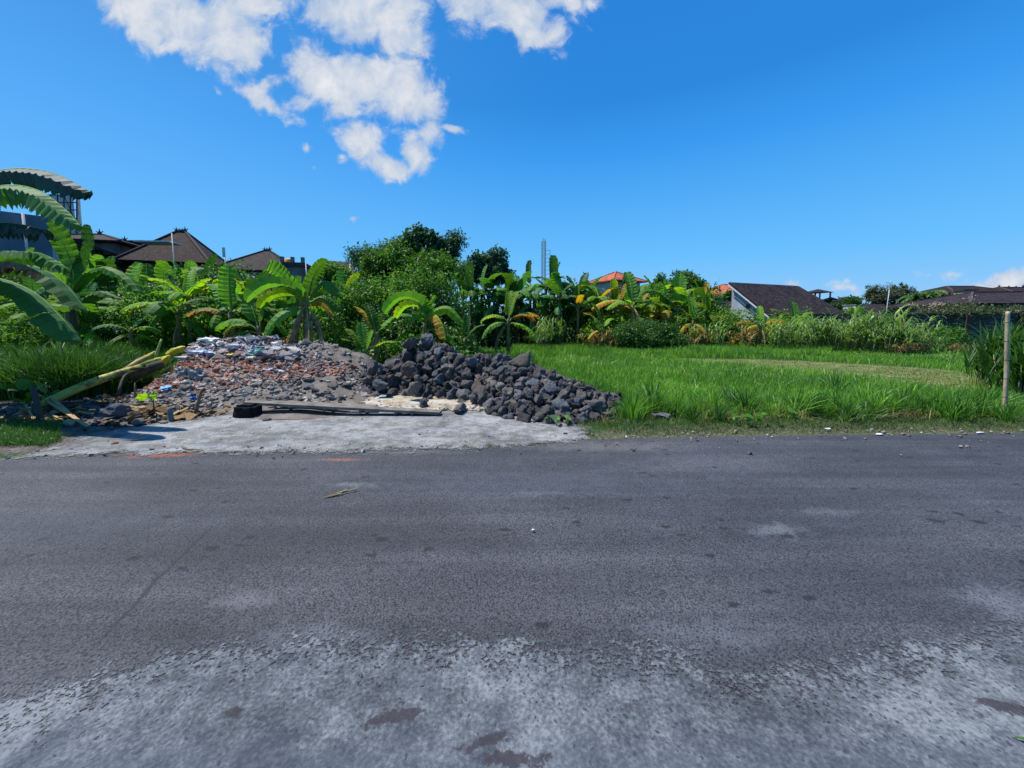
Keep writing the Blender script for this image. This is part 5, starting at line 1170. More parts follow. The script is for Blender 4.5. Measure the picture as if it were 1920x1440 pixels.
for i, (px, Y) in enumerate([(1700, 18.2), (1690, 18.6), (1720, 18.4), (1800, 18.8), (1820, 18.4), (1785, 19), (1840, 18.6), (1740, 18.9)]):
    clump(px, Y, CLD[i % 2], .5 if px < 1750 else .42, 'heap of dry straw stalks at the foot of the cane row', 'dry straw heaps before the wall', 'dry_grass')
for i, (px, Y) in enumerate([(1915, 8.4), (1940, 7.6), (1905, 9.3), (1970, 8.6), (1935, 9.6), (1895, 8.8), (1970, 10), (2010, 7.8), (1890, 10.5), (1920, 10.2)]):
    clump(px, Y, CLG[i % 2], rt.uniform(.62, .80), 'dense tall green grass clump by the bamboo pole', 'tall grass clumps by the bamboo pole')
for i, (px, Y) in enumerate([(60, 8.8), (110, 9.2), (20, 8.2), (170, 9.8), (75, 9.9), (-30, 8.6), (230, 11), (140, 11)]):
    clump(px, Y, CLG[i % 2], rt.uniform(.38, .55), 'arching dark grass clump left of the fallen trunk', 'grass clumps left of the fallen trunk')

# broad leaved weeds
def weed(px, py, n, s, mat, label, group=None, z=0, Y=None):
    g = G(px, py) if Y is None else W(px, py, Y); r = random.Random(px); o = empty('weed', (g.x, g.y, max(g.z, 0)), 0, label=label, cat='weed', group=group)
    st = MB()
    for k in range(n):
        a = r.uniform(0, 6.28); e = Vector((math.cos(a) * s * .5 * r.random(), math.sin(a) * s * .5 * r.random(), s * r.uniform(.5, 1.1))); st.tube([(0, 0, -.02), e * .6, e], .004, 4)
        rot = (r.uniform(.2, 1.1), r.uniform(-.4, .4), r.uniform(0, 6.28)); q = s * .33
        m = MB(); N = 9; vs = [(0, 0, 0)] + [(q * math.sin(2 * PI * i / N) * .9, q * (.55 - math.cos(2 * PI * i / N) * (1 if i else .7)), q * .12 * math.cos(4 * PI * i / N)) for i in range(N)]
        m.add(vs, [(0, i + 1, (i + 1) % N + 1) for i in range(N)], 0, True); m.build('leaf', M[mat], o, loc=e, rot=rot)
    st.build('stem', M['midrib'], o)
for (px, py, n, lab) in [(1378, 797, 3, 'leftmost lime green weed at the verge edge'), (1402, 799, 6, 'largest lime green weed at the verge edge'), (1425, 799, 3, 'yellowish lime weed right of the largest one'), (1460, 798, 3, 'small lime weed alone in the verge'), (1490, 788, 2, 'lime weed climbing under the grass tufts')]:
    weed(px, py, n, .17, 'leaf_lite', lab)
for (px, py, lab) in [(1030, 796, 'small green weed leaf before the rocks'), (1065, 798, 'green weed with pointed leaves at the slab corner'), (1043, 800, 'low green weed between the two others by the slab')]: weed(px, py, 3, .13, 'leaf_mid', lab)
for i, (px, py) in enumerate([(130, 745), (80, 765), (105, 750), (25, 755), (60, 775), (150, 715), (10, 735), (170, 700)]): weed(px, py, 4, .38, 'leaf_mid', 'broad leaved plant in the grass behind the dark stake', 'broad leaved plants by the fallen trunk')

# ------------------------------------------------------------------ small things in front
def stick(name, a, b, ra, rb, mat, label, cat, n=8):
    o = empty(name, a, 0, label=label, cat=cat); a = Vector(a); b = Vector(b) - a
    return a, b
def rod(name, a, b, ra, rb, mat, label, cat, n=9, seg=5, jit=.06, bend=0.0):
    a = Vector(a); d = Vector(b) - a; r = random.Random(int(abs(a.x * 100)))
    mb = MB(); mb.tube([d * (i / seg) + Vector((0, 0, math.sin(i / seg * PI) * bend)) for i in range(seg + 1)], [ra + (rb - ra) * i / seg for i in range(seg + 1)], n, jit=jit, rnd=r)
    return tag(mb.build(name, mat, loc=a), label, cat)
# bamboo pole with nodes
pb = G(1882, 779); pt = W(1891, 584, pb.y)
d = pt - pb; mb = MB(); pts, rads = [], []
L = d.length; k = 0
for i in range(41):
    t = i / 40; node = min(abs(((t * L) % .32) - .16), .16); pts.append(d * t + Vector((.012 * math.sin(t * 5), 0, 0))); rads.append(.030 - .005 * t + (.004 if node < .03 else 0))
mb.tube([Vector((0, 0, -.05))] + pts, [.03] + rads, 10); tag(mb.build('bamboo_pole', M['bamboo'], loc=pb), 'upright bamboo pole standing in the verge at the right', 'pole')
# mended stakes
a = G(78, 795); rod('stake', a, W(62, 726, a.y), .045, .033, M['stake_dark'], 'dark leaning wooden stake before the end of the fallen trunk', 'stake')
a = G(366, 776); rod('stake', a, W(379, 729, a.y), .028, .024, M['stake'], 'brown wooden stake left of the black boulder', 'stake')
a = G(322, 790); rod('stake', a, W(318, 764, a.y), .038, .034, M['stake_grey'], 'short grey stake at the edge of the concrete', 'stake')
# fallen trunk: long pseudostem with split sheath ends
def mat_trunk():
    m, t = new_mat('fallen_trunk'); v = objc(t)
    n = t.noise(t.mapping(v, scale=(3, 3, 3)), 1.6, 6, .65); n2 = t.noise(v, 22, 4, .7)
    col = t.ramp(t.math('ADD', t.math('MULTIPLY', n, .75), t.math('MULTIPLY', n2, .25)), [(.36, (.06, .04, .03)), (.46, (.17, .14, .04)), (.52, (.32, .32, .045)), (.64, (.36, .34, .10))])
    return finish(m, t, col, .6, n2, .3)
M['trunk'] = mat_trunk()
a = G(80, 768); a.z = .10; e = W(262, 688, 8.6); e.z = max(e.z, .3)
tr = empty('fallen_banana_trunk', a, 0, label='long yellow green banana trunk fallen against the mound', cat='banana trunk')
dv = e - a; side_ = Vector((dv.y, -dv.x, 0)).normalized()
mb = MB(); mb.tube([dv * t + Vector((0, 0, .05 * math.sin(t * PI))) for t in (0, .1, .25, .4, .55, .7, .85, 1)], [.068, .080, .082, .080, .078, .074, .068, .06], 14, jit=.05, rnd=random.Random(2)); mb.build('pseudostem', M['trunk'], tr)
for (p2, rr_, mt) in [(W(290, 660, 9.3), .05, 'trunk'), (W(318, 668, 9.4), .06, 'trunk'), (W(284, 664, 9.0), .035, 'lath'), (W(270, 690, 8.6), .04, 'stem_dark')]:
    mb = MB(); q = p2 - a; s0 = dv * .8 + Vector((0, 0, .04)); mb.tube([s0, (s0 + q) / 2 + Vector((0, 0, .02)), q], [rr_ * 1.2, rr_, rr_ * .5], 7, jit=.15, rnd=random.Random(3)); mb.build('sheath', M[mt], tr)
mb = MB(); mb.tube([dv * .97 - side_ * 0, dv * 1.0 + Vector((.3, .35, .06))], [.05, .02], 6); 
rod('branch', W(290, 672, 9.2), W(303, 636, 9.4), .035, .022, M['ban_lime'] if False else M['midrib'], 'green cut leaf stalk sticking up from the fallen trunk', 'stalk')
rod('banana_log', W(240, 705, 8.5), W(305, 682, 9.0), .13, .10, M['stem_dark'], 'dark ringed banana log under the fallen trunk', 'log', jit=.12)
rod('dead_branch', W(222, 738, 7.8), W(240, 700, 8.3), .03, .02, M['stake_dark'], 'dark bent branch propped under the fallen trunk', 'branch', bend=.1)
for i, (p, q, lab) in enumerate([((70, 757), (165, 803), 'long split bamboo lath lying down to the concrete'), ((95, 762), (150, 795), 'second bamboo lath beside the longest one'), ((50, 765), (68, 800), 'short pale lath below the cut trunk end'), ((100, 785), (135, 800), 'curled straw coloured strip in the dirt')]):
    A, B = G(*p), G(*q); A.z = .20 if i < 2 else .06; B.z = .03
    mb = MB(); mb.bar(Vector((0, 0, 0)), B - A, .05 if i < 2 else .03, .012); tag(mb.build('bamboo_lath', M['lath'], loc=A), lab, 'lath')
A, B = G(205, 764), G(380, 760); A.z = .05; B.z = .06
tag(MB().bar(Vector((0, 0, 0)), B - A, .03, .03).build('batten', M['wood'], loc=A), 'thin dark batten lying in the dirt behind the short stake', 'batten')
A, B = G(300, 745), G(372, 738); A.z = .10; B.z = .10
tag(MB().bar(Vector((0, 0, 0)), B - A, .035, .03).build('batten', M['stake'], loc=A), 'brown batten at the foot of the mound', 'batten')
chips('leaf_litter', 420, px_sampler(-8.8, -4.6, 5.9, 8.2, lambda x, y: .02, lambda x, y, h, r: sdf(np.array([[x, y]]), apron_poly)[0] < -.1 and math.sin(x * 3) * math.cos(y * 4) > -.2 + r.uniform(-.5, .5)), .02, .12, M['debris_leaf'], .08, 17, label='dry brown banana leaf scraps in the dirt by the stakes', cat='leaf litter', kind='stuff')
# plank on its battens
pl = G(440, 786); pr = G(822, 785); pl = Vector((pl.x, pl.y + .32, .22)); pr = Vector((pr.x, pr.y + .22, .055))
plank = empty('plank', pl, 0, label='long weathered plank resting on the black boulder', cat='plank')
MB().bar(Vector((0, 0, 0)), pr - pl, .20, .045).build('board', M['wood'], plank)
for t in (.2, .42, .6, .78, .86):
    q = (pr - pl) * t + Vector((0, 0, -.040)); dd = (pr - pl).normalized(); MB().bar(q + Vector((dd.y, -dd.x, 0)) * .12, q - Vector((dd.y, -dd.x, 0)) * .12, .05, .034).build('cleat', M['stake_dark'], plank)
A = Vector((pl.x + .3, pl.y + .18, .20)); B = Vector((pl.x + 2.2, pl.y + .15, .12))
tag(MB().bar(Vector((0, 0, 0)), B - A, .12, .02).build('thin_board', M['wood'], loc=A), 'thin grey board lying behind the long plank', 'board')
# sprouts
def sprout(px, py, s, label, leaf=True):
    g = G(px, py); o = empty('banana_sprout', g, 0, label=label, cat='sprout')
    MB().tube([(0, 0, -.02), (0, 0, .2 * s), (.01, 0, .42 * s)], [.03 * s, .022 * s, .012 * s], 7).build('stem', M['stem'], o)
    if leaf:
        link('leaf', leaf_mesh([(0, 0, .3 * s), (-.06 * s, -.02, .52 * s), (-.18 * s, -.05, .50 * s), (-.26 * s, -.06, .40 * s)], .15 * s, 5, M['ban_lime'], 0, 10, .1, Vector((0, -1, .5)), 14), None, o)
        link('leaf', leaf_mesh([(0, 0, .35 * s), (.04 * s, 0, .55 * s), (.03 * s, 0, .66 * s)], .07 * s, 6, M['ban_lime'], 0, 10, .1, Vector((0, -1, .2)), 10), None, o)
sprout(289, 776, .62, 'young banana sprout with one lime leaf beside the stakes'); sprout(268, 762, .7, 'brown withered sprout left of the lime one', False); sprout(255, 752, .9, 'tall dry sprout stub in the dirt', False)
for i, (px, py, s, kind, lab) in enumerate([(217, 797, .075, 'brick_bit', 'orange brick lump at the dirt edge of the concrete'), (215, 834, .035, 'brick_bit', 'small brick crumb on the concrete'), (262, 796, .12, 'concrete_bit', 'flat grey stone on the left of the concrete'), (307, 795, .06, 'rock_lime', 'pale pebble beside the short grey stake'), (500, 790, .06, 'rock', 'small dark stone before the plank shadow'), (1052, 798, .035, 'brick_bit', 'tiny brick bit at the slab corner'), (1060, 815, .03, 'rock', 'dark pebble right on the apron')]):
    g = G(px, py); me = ico(2, 400 + i, (1.2, .8, .5), 6, .12); me.materials.append(M[kind]); tag(link('pebble', me, None, None, (g.x, g.y, .012 + s * .25), (0, 0, i), s), lab, 'stone')
def scrap(px, py, w, l, mat, label, name='litter_scrap', rz=.3, cat='litter'):
    g = G(px, py); me = ico(2, px, (1, 1, 1), 6, .3, 2.2); me.materials.append(mat); return tag(link(name, me, None, None, (g.x, g.y, .018), (0, 0, rz), (w, l, .012)), label, cat)
scrap(1552, 806, .05, .03, M['white'], 'crumpled white paper on the verge grass'); scrap(1648, 816, .07, .03, M['white'], 'white scrap on the road edge at the middle right'); scrap(1838, 813, .08, .03, M['white'], 'white scrap on the road edge near the pole')
scrap(1000, 998, .012, .012, M['white'], 'tiny white fleck on the asphalt in the centre'); scrap(916, 820, .02, .015, cm('bag_royal', (.03, .14, .60)), 'small blue wrapper on the apron')
scrap(686, 752, .05, .03, cm('bag_sky', (.25, .45, .66)), 'light blue scrap on the pale sand')
g = G(607, 935); h_ = G(664, 922); mb = MB(); r = random.Random(4)
for k in range(7): mb.bar(Vector((0, 0, .01)), (h_ - g) * r.uniform(.5, 1) + Vector((r.uniform(-.05, .05), r.uniform(-.04, .04), .01 + k * .004)), .010, .003)
tag(mb.build('straw_leaf', M['grass_dry'], loc=g), 'dry straw coloured leaf lying on the asphalt', 'dry leaf')
g = G(342, 842); mb = MB(); mb.tube([(0, 0, .03), (.06, -.03, .02), (.12, -.06, .015), (.3, -.07, .01)], [.012, .02, .014, .006], 6); tag(mb.build('twig', M['stake'], loc=g), 'curved brown twig at the edge of the apron', 'twig')
g = G(1912, 1388); mb = MB()
for k in range(6): mb.bar(Vector((0, 0, .012)), Vector((.09, -.02 - .012 * k, .02 + .004 * k)), .003, .002)
tag(mb.build('grass_sprig', M['leaf_dark'], loc=(g.x - .02, g.y, .004)), 'dark green sprig at the lower right of the road', 'sprig')

# ------------------------------------------------------------------ buildings
def quad_uv(me, udir=None):      # planar uv from face axes, metres
    uvl = me.uv_layers.new(name='UVMap')
    for p in me.polygons:
        n = p.normal; h = Vector((-n.y, n.x, 0))
        if h.length < 1e-3: h = Vector((1, 0, 0))
        h.normalize(); v = n.cross(h)
        for li in p.loop_indices:
            c = me.vertices[me.loops[li].vertex_index].co; uvl.data[li].uv = (c.dot(h), c.dot(v))
    return me
def roof_part(mb, mat, parent, name='roof'):
    me = quad_uv(mb.mesh(name, M[mat] if isinstance(mat, str) else mat)); return link(name, me, None, parent)
def finial(parent, p, s):
    s *= .55
    mb = MB(); mb.box((p[0], p[1], p[2] + .12 * s), (.34 * s, .34 * s, .24 * s)); mb.box((p[0], p[1], p[2] + .34 * s), (.2 * s, .2 * s, .2 * s))
    mb.tube([(p[0], p[1], p[2] + .44 * s), (p[0], p[1], p[2] + .9 * s)], [.09 * s, .015 * s], 6)
    for a in (-1, 1): mb.bar((p[0] + a * .12 * s, p[1], p[2] + .25 * s), (p[0] + a * .42 * s, p[1], p[2] + .5 * s), .09 * s)
    mb.build('finial', M['dark_trim'], parent)
def window(parent, c, w, h, rz=0.0):
    f = MB(); R_ = Matrix.Rotation(rz, 3, 'Z'); n = R_ @ Vector((0, -1, 0)); s = R_ @ Vector((1, 0, 0)); c = Vector(c)
    for a, b, ww, hh in ((0, h / 2, w + .12, .07), (0, -h / 2, w + .12, .07), (-w / 2, 0, .07, h - .07), (w / 2, 0, .07, h - .07), (0, 0, .05, h - .07)): f.box(c + n * .05 + s * a + Vector((0, 0, b)), (ww, .08, hh), rz)
    fo = f.build('window', M['white'], parent); MB().box(c + n * .012, (w - .05, .02, h - .05), rz).build('pane', M['glass'], fo)
def hip_house(px, Y, w, dp, ze, za, ridge, rz, roofm, wallm, label, over=.8, fin=True, wins=((-.25, 1.2), (.25, 1.2)), zb=0):
    o = empty('house', (at(px, Y), Y, 0), rz, label=label, cat='house')
    MB().box((0, 0, (ze + zb) / 2), (w, dp, ze - zb)).build('wall', M[wallm], o)
    a, b = w / 2 + over, dp / 2 + over; E = [Vector((-a, -b, ze)), Vector((a, -b, ze)), Vector((a, b, ze)), Vector((-a, b, ze))]; r1, r2 = Vector((-ridge / 2, 0, za)), Vector((ridge / 2, 0, za))
    mb = MB(); mb.add([*E, r1, r2], [(0, 1, 5, 4), (1, 2, 5), (2, 3, 4, 5), (3, 0, 4)]); dn = Vector((0, 0, -.16))
    mb.add([*E, *[e + dn for e in E]], [(0, 4, 5, 1), (1, 5, 6, 2), (2, 6, 7, 3), (3, 7, 4, 0), (4, 7, 6, 5)]); rf = roof_part(mb, roofm, o)
    cap = MB(); up = Vector((0, 0, .03))
    for p, q in ((E[0], r1), (E[3], r1), (E[1], r2), (E[2], r2), (r1, r2)):
        if (q - p).length > .1: cap.bar(p + up, q + up, .22, .12)
    cap.build('ridge', M[roofm if roofm == 'tile_orange' else 'dark_trim'] if False else M['dark_trim'] if roofm != 'tile_orange' else cm('ridge_orange', (.42, .12, .07)), rf)
    if fin:
        finial(rf, (-ridge / 2, 0, za), .9); finial(rf, (ridge / 2, 0, za), 1.1)
        for q in (.3, .6): finial(rf, (ridge / 2 - ridge * q, 0, za), .7)
    for (u, h) in wins: window(o, (u * w, -dp / 2, ze - 1.3), h, 1.0)
    return o
# left grey building with rendered side wall
lb = empty('building', (0, 0, 0), 0, label='grey blue rendered building behind the banana leaves at the left edge', cat='building')
p0, p1 = W(-120, 380, 19), W(92, 407, 24); zt0, zt1 = 7.6, 8.2
q1 = W(118, 440, 27)
def wall_quad(mb, a, b, za, zb, th=.25):
    d = Vector((b.x - a.x, b.y - a.y, 0)).normalized(); n = Vector((-d.y, d.x, 0)) * th
    A, B = Vector((a.x, a.y, 0)), Vector((b.x, b.y, 0))
    mb.add([A, B, B + n, A + n, A + Vector((0, 0, za)), B + Vector((0, 0, zb)), B + n + Vector((0, 0, zb)), A + n + Vector((0, 0, za))], [(3, 2, 1, 0), (4, 5, 6, 7), (0, 1, 5, 4), (1, 2, 6, 5), (2, 3, 7, 6), (3, 0, 4, 7)])
mb = MB(); wall_quad(mb, p0, p1, p0.z, p1.z); mb.build('wall', M['blue_wall'], lb)
mb = MB(); wall_quad(mb, Vector((p1.x + .02, p1.y + .02, 0)), Vector((q1.x, q1.y, 0)), 7.0, 6.9); mb.build('side_wall', M['white_wall'], lb)
pd = W(55, 402, 22.6); mb = MB(); mb.tube([(pd.x, pd.y - .3, .2), (pd.x, pd.y - .3, pd.z)], .06, 7); mb.build('downpipe', M['metal'], lb)
mb = MB(); mb.add([Vector((p0.x, p0.y, p0.z)), Vector((p1.x, p1.y, p1.z)), Vector((p1.x * 1.2, p1.y * 1.2, p1.z)), Vector((p0.x * 1.2, p0.y * 1.2, p0.z))], [(0, 1, 2, 3)]); mb.build('roof', M['dark_trim'], lb)
# long two tier building receding to the right
lh = empty('house', (0, 0, 0), 0, label='long house with two tiers of brown roof behind the left bananas', cat='house')
A0, B0 = W(85, 500, 27), W(300, 500, 47)
dirn = Vector((B0.x - A0.x, B0.y - A0.y, 0)); nn = Vector((-dirn.y, dirn.x, 0)).normalized()
def tier(z_e0, z_e1, z_r0, z_r1, o1, o2, name='roof'):
    mb = MB(); a, b = Vector((A0.x, A0.y, 0)) - nn * o1, Vector((B0.x, B0.y, 0)) - nn * o1; c, d_ = Vector((B0.x, B0.y, 0)) + nn * o2, Vector((A0.x, A0.y, 0)) + nn * o2
    mb.slab([a + Vector((0, 0, z_e0)), b + Vector((0, 0, z_e1)), c + Vector((0, 0, z_r1)), d_ + Vector((0, 0, z_r0))], .2); return roof_part(mb, 'tile_brown', lh, name)
zA = lambda py: W(100, py, 27).z
tier(zA(437), zA(437), zA(412), zA(412), .9, 1.8); tier(zA(462), zA(462), zA(450), zA(450), 1.8, .0)
mb = MB(); a, b = Vector((A0.x, A0.y, 0)), Vector((B0.x, B0.y, 0)); wall_quad(mb, a + nn * .1, b + nn * .1, zA(436), zA(436)); mb.build('wall', M['white_wall'], lh)
mb = MB(); wall_quad(mb, a - nn * 1.1, b - nn * 1.1, zA(463), zA(463)); mb.build('lower_wall', M['grey_wall'], lh)
ang = math.atan2(dirn.y, dirn.x)
for t in (.12, .34, .56, .78): c = a + dirn * t; window(lh, (c.x, c.y, zA(444)), 1.6, .7, ang)
h1 = zA(412)
for (px, Y, dz) in [(205, 38, 0), (250, 43, -.6)]:
    o = hip_house(px, Y, 6, 6, W(px, 462, Y).z, W(px, 440 if px < 230 else 452, Y).z, .6, .25, 'tile_brown', 'grey_wall', 'small brown hip roof rising %s the long house' % ('behind' if px < 230 else 'at the right end of'), fin=False, wins=())
    finial(o, (0, 0, W(px, 440 if px < 230 else 452, Y).z), 1.2)
# billboard frame
bb = empty('billboard', (0, 0, 0), 0, label='rear of a billboard frame with white panels behind the banana leaf', cat='billboard')
Yb = 60; fr = MB()
for px in (78, 95, 108, 120, 132, 144): a, b = W(px, 462, Yb), W(px, 364, Yb); fr.bar(a, b, .12)
for py in (366, 380, 394, 410, 425, 440): a, b = W(76, py, Yb), W(146, py, Yb); fr.bar(a - Vector((0, .08, 0)), b - Vector((0, .08, 0)), .12)
for px, py in ((95, 366), (120, 366), (108, 394), (132, 394), (95, 410), (120, 425)): fr.bar(W(px, py, Yb - .2), W(px + 12, py + 28, Yb - .2), .07)
fr.build('frame', M['metal_dark'], bb)
a, b = W(78, 366, Yb + .4), W(144, 462, Yb + .4); MB().box(((a.x + b.x) / 2, Yb + .5, (a.z + b.z) / 2), (b.x - a.x, .1, a.z - b.z)).build('panel', M['white'], bb)
a, b = W(149, 366, Yb), W(156, 462, Yb); MB().add([W(144.5, 366, Yb + .6), W(150, 366, Yb), W(156, 462, Yb), W(144.5, 462, Yb + .6), W(144.5, 366, Yb + .8), W(150, 366, Yb + .2), W(156, 462, Yb + .2), W(144.5, 462, Yb + .8)], [(0, 1, 2, 3), (7, 6, 5, 4), (0, 4, 5, 1), (1, 5, 6, 2), (2, 6, 7, 3), (3, 7, 4, 0)]).build('side_panel', M['white_wall'], bb)
for px in (90, 135): a = W(px, 462, Yb); MB().bar((a.x, Yb + .1, 0), (a.x, Yb + .1, a.z + .5), .3).build('leg', M['metal_dark'], bb)
# hip roofed houses
hh = hip_house(354, 38, 5.4, 5.4, W(352, 487, 34).z, W(352, 434, 38).z, .7, .3, 'tile_brown', 'grey_wall', 'large brown hip roofed house with ridge ornaments on the left')
p = W(305, 460, 33.5)
MB().box((p.x, 33.5, W(305, 456, 33.5).z), (2.8, 1.6, .10), .1).build('canopy', M['white'], hh).matrix_parent_inverse = hh.matrix_world.inverted()
for ch in hh.children:
    if ch.name.startswith('canopy'): ch.matrix_parent_inverse = (Matrix.Translation(hh.location) @ Matrix.Rotation(.35, 4, 'Z')).inverted()
an = empty('antenna', (at(337, 33), 33, 0), 0, label='thin white antenna pole standing before the large hip roof', cat='antenna'); z = W(337, 437, 33).z
MB().tube([(0, 0, 0), (0, 0, z)], .035, 6).build('mast', M['white'], an)
an = empty('sign_post', (at(430, 30), 30, 0), 0, label='narrow white board on a post between the two hip roofs', cat='post'); z1, z2 = W(430, 464, 30).z, W(430, 482, 30).z
MB().box((0, 0, (z1 + z2) / 2), (.16, .1, z1 - z2)).build('board', M['white'], an); MB().tube([(0, 0.1, 0), (0, .1, z1 - .1)], .04, 6).build('post', M['metal'], an)
h2 = hip_house(510, 44, 6.6, 7, W(512, 506, 40).z, W(512, 470, 44).z, .5, .3, 'tile_dark', 'white_wall', 'dark hip roofed house with a white upper wall left of the water tank', wins=((-.1, 1.4),))
ext = empty('building', (at(566, 40), 40, 0), .25, label='grey concrete terrace block under the orange water tank', cat='building')
zt = W(566, 497, 40).z; MB().box((0, 0, zt / 2), (2.2, 4, zt)).build('wall', M['grey_wall'], ext); MB().box((0, -.1, zt - .25), (2.5, 4.3, .35)).build('parapet', M['dark_trim'], ext)
for dx in (-.9, 0, .9): MB().box((dx, -1.9, zt + .25), (.3, .3, .5)).build('pillar', M['grey_wall'], ext)
tk = empty('water_tank', (at(549, 38.5), 38.5, 0), 0, label='orange water tank on the terrace beside the dark hip roof', cat='water tank'); z0 = W(549, 497, 38.5).z
MB().tube([(0, 0, z0), (0, 0, z0 + .08), (0, 0, z0 + .5), (0, 0, z0 + .56), (0, 0, z0 + .62)], [.36, .38, .38, .30, .12], 14).build('tank', M['orange_tank'], tk)
MB().box((0, 0, z0 / 2 - .02), (1.0, 1.0, z0)).build('plinth', M['grey_wall'], tk)
st_ = empty('post', (at(580, 38), 38, 0), 0, label='thin pipe right of the terrace block', cat='pipe'); MB().tube([(0, 0, 0), (0, 0, W(580, 493, 38).z)], .05, 6).build('pipe', M['metal'], st_)
h3 = empty('building', (0, 0, 0), 0, label='brown sloping roofed building left of the central tree', cat='building')
Y3 = 34; mb = MB(); mb.slab([W(608, 497, Y3), W(672, 512, Y3), W(655, 491, Y3 + 4), W(612, 489, Y3 + 4)], .18); roof_part(mb, 'tile_dark', h3)
a, b = W(612, 515, Y3 + .6), W(668, 515, Y3 + .6); mb = MB(); wall_quad(mb, a, b, W(640, 500, Y3).z - .1, W(640, 510, Y3).z - .1); mb.build('wall', M['white_wall'], h3)
p = W(658, 495, Y3 - .4); MB().tube([(p.x, p.y, 0), (p.x, p.y, p.z)], .16, 8).build('column', M['cream'], h3)
# orange roofs
hip_house(1152, 62, 5.2, 5.2, W(1150, 527, 60).z, W(1150, 510, 62).z, .2, .45, 'tile_orange', 'white_wall', 'orange tiled hip roofed house above the bananas in the middle', fin=False, over=.8)
o = hip_house(1362, 66, 7.5, 8, W(1362, 556, 66).z, W(1362, 534, 66).z, 2.6, .3, 'tile_orange', 'grey_wall', 'orange roofed house just left of the white gable', fin=False)
# shed roofed house with white gable
sh = empty('house', (0, 0, 0), 0, label='white walled house with a big brown shed roof right of centre', cat='house')
Ar, Br, Cr, Dr = W(1366, 529, 33.4), W(1497, 536, 37), W(1592, 591, 33), W(1442, 590, 30)
mb = MB(); mb.slab([Dr, Cr, Br, Ar], .16); roof_part(mb, 'tile_dark', sh)
mb = MB(); bck = (Ar - Dr); 
def down(p, k=0): return Vector((p.x, p.y, k))
ins = Vector((.35, .14, 0))
D2, A2 = Dr + ins + (Ar - Dr) * .04, Ar + ins - (Ar - Dr) * .02
mb.add([down(D2), down(A2), A2 - Vector((0, 0, .2)), D2 - Vector((0, 0, .2)), down(D2) + ins * .6, down(A2) + ins * .6, A2 - Vector((0, 0, .2)) + ins * .6, D2 - Vector((0, 0, .2)) + ins * .6], [(0, 3, 2, 1), (4, 5, 6, 7), (0, 4, 7, 3), (1, 2, 6, 5), (3, 7, 6, 2)]); mb.build('gable_wall', M['white_wall'], sh)
mb = MB(); wall_quad(mb, down(D2 + (Ar - Dr) * .05), down(Cr + (Br - Cr) * .06), Dr.z - .25 + .1, Cr.z - .25 + .1, .2); mb.build('front_wall', M['white_wall'], sh)
mb = MB(); wall_quad(mb, down(A2), down(Br), Ar.z - .2, Br.z - .2, -.2); mb.build('back_wall', M['white_wall'], sh)
p = (D2 + A2) / 2 * .5 + (A2) * .5; c_ = D2.lerp(A2, .55); MB().box((c_.x - .02, c_.y, W(1380, 574, 32).z), (.08, .3, .3), math.atan2(A2.y - D2.y, A2.x - D2.x) - PI / 2).build('vent', M['dark_trim'], sh)
mb = MB(); mb.bar(Dr + Vector((0, 0, -.22)) - ins * .1, Ar + Vector((0, 0, -.22)) - ins * .1, .05, .09); mb.build('bargeboard', M['white'], sh)
# low building left of the gable
lo = empty('building', (0, 0, 0), 0, label='low grey building left of the white gable', cat='building'); c = W(1352, 590, 34)
MB().box((c.x, 34, 1.0), (4, 2, 2.0)).build('wall', M['grey_wall'], lo); mb = MB(); zr = W(1350, 563, 34).z; mb.slab([(c.x - 2.4, 32.6, 2.0), (c.x + 2.0, 32.6, 2.0), (c.x + 2.0, 35.5, zr), (c.x - 2.4, 35.5, zr)], .15); roof_part(mb, 'tile_dark', lo)
# pavilion
pv = empty('pavilion', (at(1527, 60), 60, 0), .3, label='small open pavilion tower behind the shed roof', cat='pavilion'); zt, zb_, zf = W(1527, 542, 60).z, W(1527, 549, 60).z, W(1527, 563, 60).z
mb = MB(); mb.add([(-1.5, -1.5, zb_), (1.5, -1.5, zb_), (1.5, 1.5, zb_), (-1.5, 1.5, zb_), (0, 0, zt)], [(0, 1, 4), (1, 2, 4), (2, 3, 4), (3, 0, 4), (3, 2, 1, 0)]); roof_part(mb, 'tile_dark', pv)
for sx in (-1, 1):
    for sy in (-1, 1): MB().box((sx * 1.1, sy * 1.1, zb_ / 2), (.16, .16, zb_)).build('post', M['wood'], pv)
MB().box((0, 0, zf), (2.6, 2.6, .15)).build('floor', M['wood'], pv)
mb = MB(); mb.add([(0.2, -2.3, zf - .3), (3.2, -2.3, zf - .3), (3.2, .7, zf - .3), (.2, .7, zf - .3), (1.7, -.8, zf + .5)], [(0, 1, 4), (1, 2, 4), (2, 3, 4), (3, 0, 4), (3, 2, 1, 0)]); roof_part(mb, 'tile_dark', pv, 'lower_roof')
# low roofs by the mast
lo = empty('house', (0, 0, 0), 0, label='low dark roofed house behind the cane row', cat='house'); Yl = 44
mb = MB(); mb.slab([W(1612, 593, Yl), W(1660, 593, Yl), W(1658, 570, Yl + 3), W(1612, 570, Yl + 3)], .15); roof_part(mb, 'tile_dark', lo); c = W(1636, 595, Yl + 1); MB().box((c.x, Yl + 1.8, c.z / 2), (2.6, 2, c.z)).build('wall', M['grey_wall'], lo)
lo = empty('building', (at(1596, 40), 40, 0), 0, label='small pale hut left of the low dark roof', cat='building'); zz = W(1596, 573, 40).z; MB().box((0, 0, zz / 2), (.9, 1.5, zz)).build('wall', M['white_wall'], lo); MB().box((.03, 0, zz + .05), (1.1, 1.7, .1)).build('roof', M['grey_wall'], lo)
an = empty('mast', (at(1658, 36), 36, 0), 0, label='thin steel mast with a small aerial behind the cane row', cat='mast'); z = W(1660, 527, 36).z
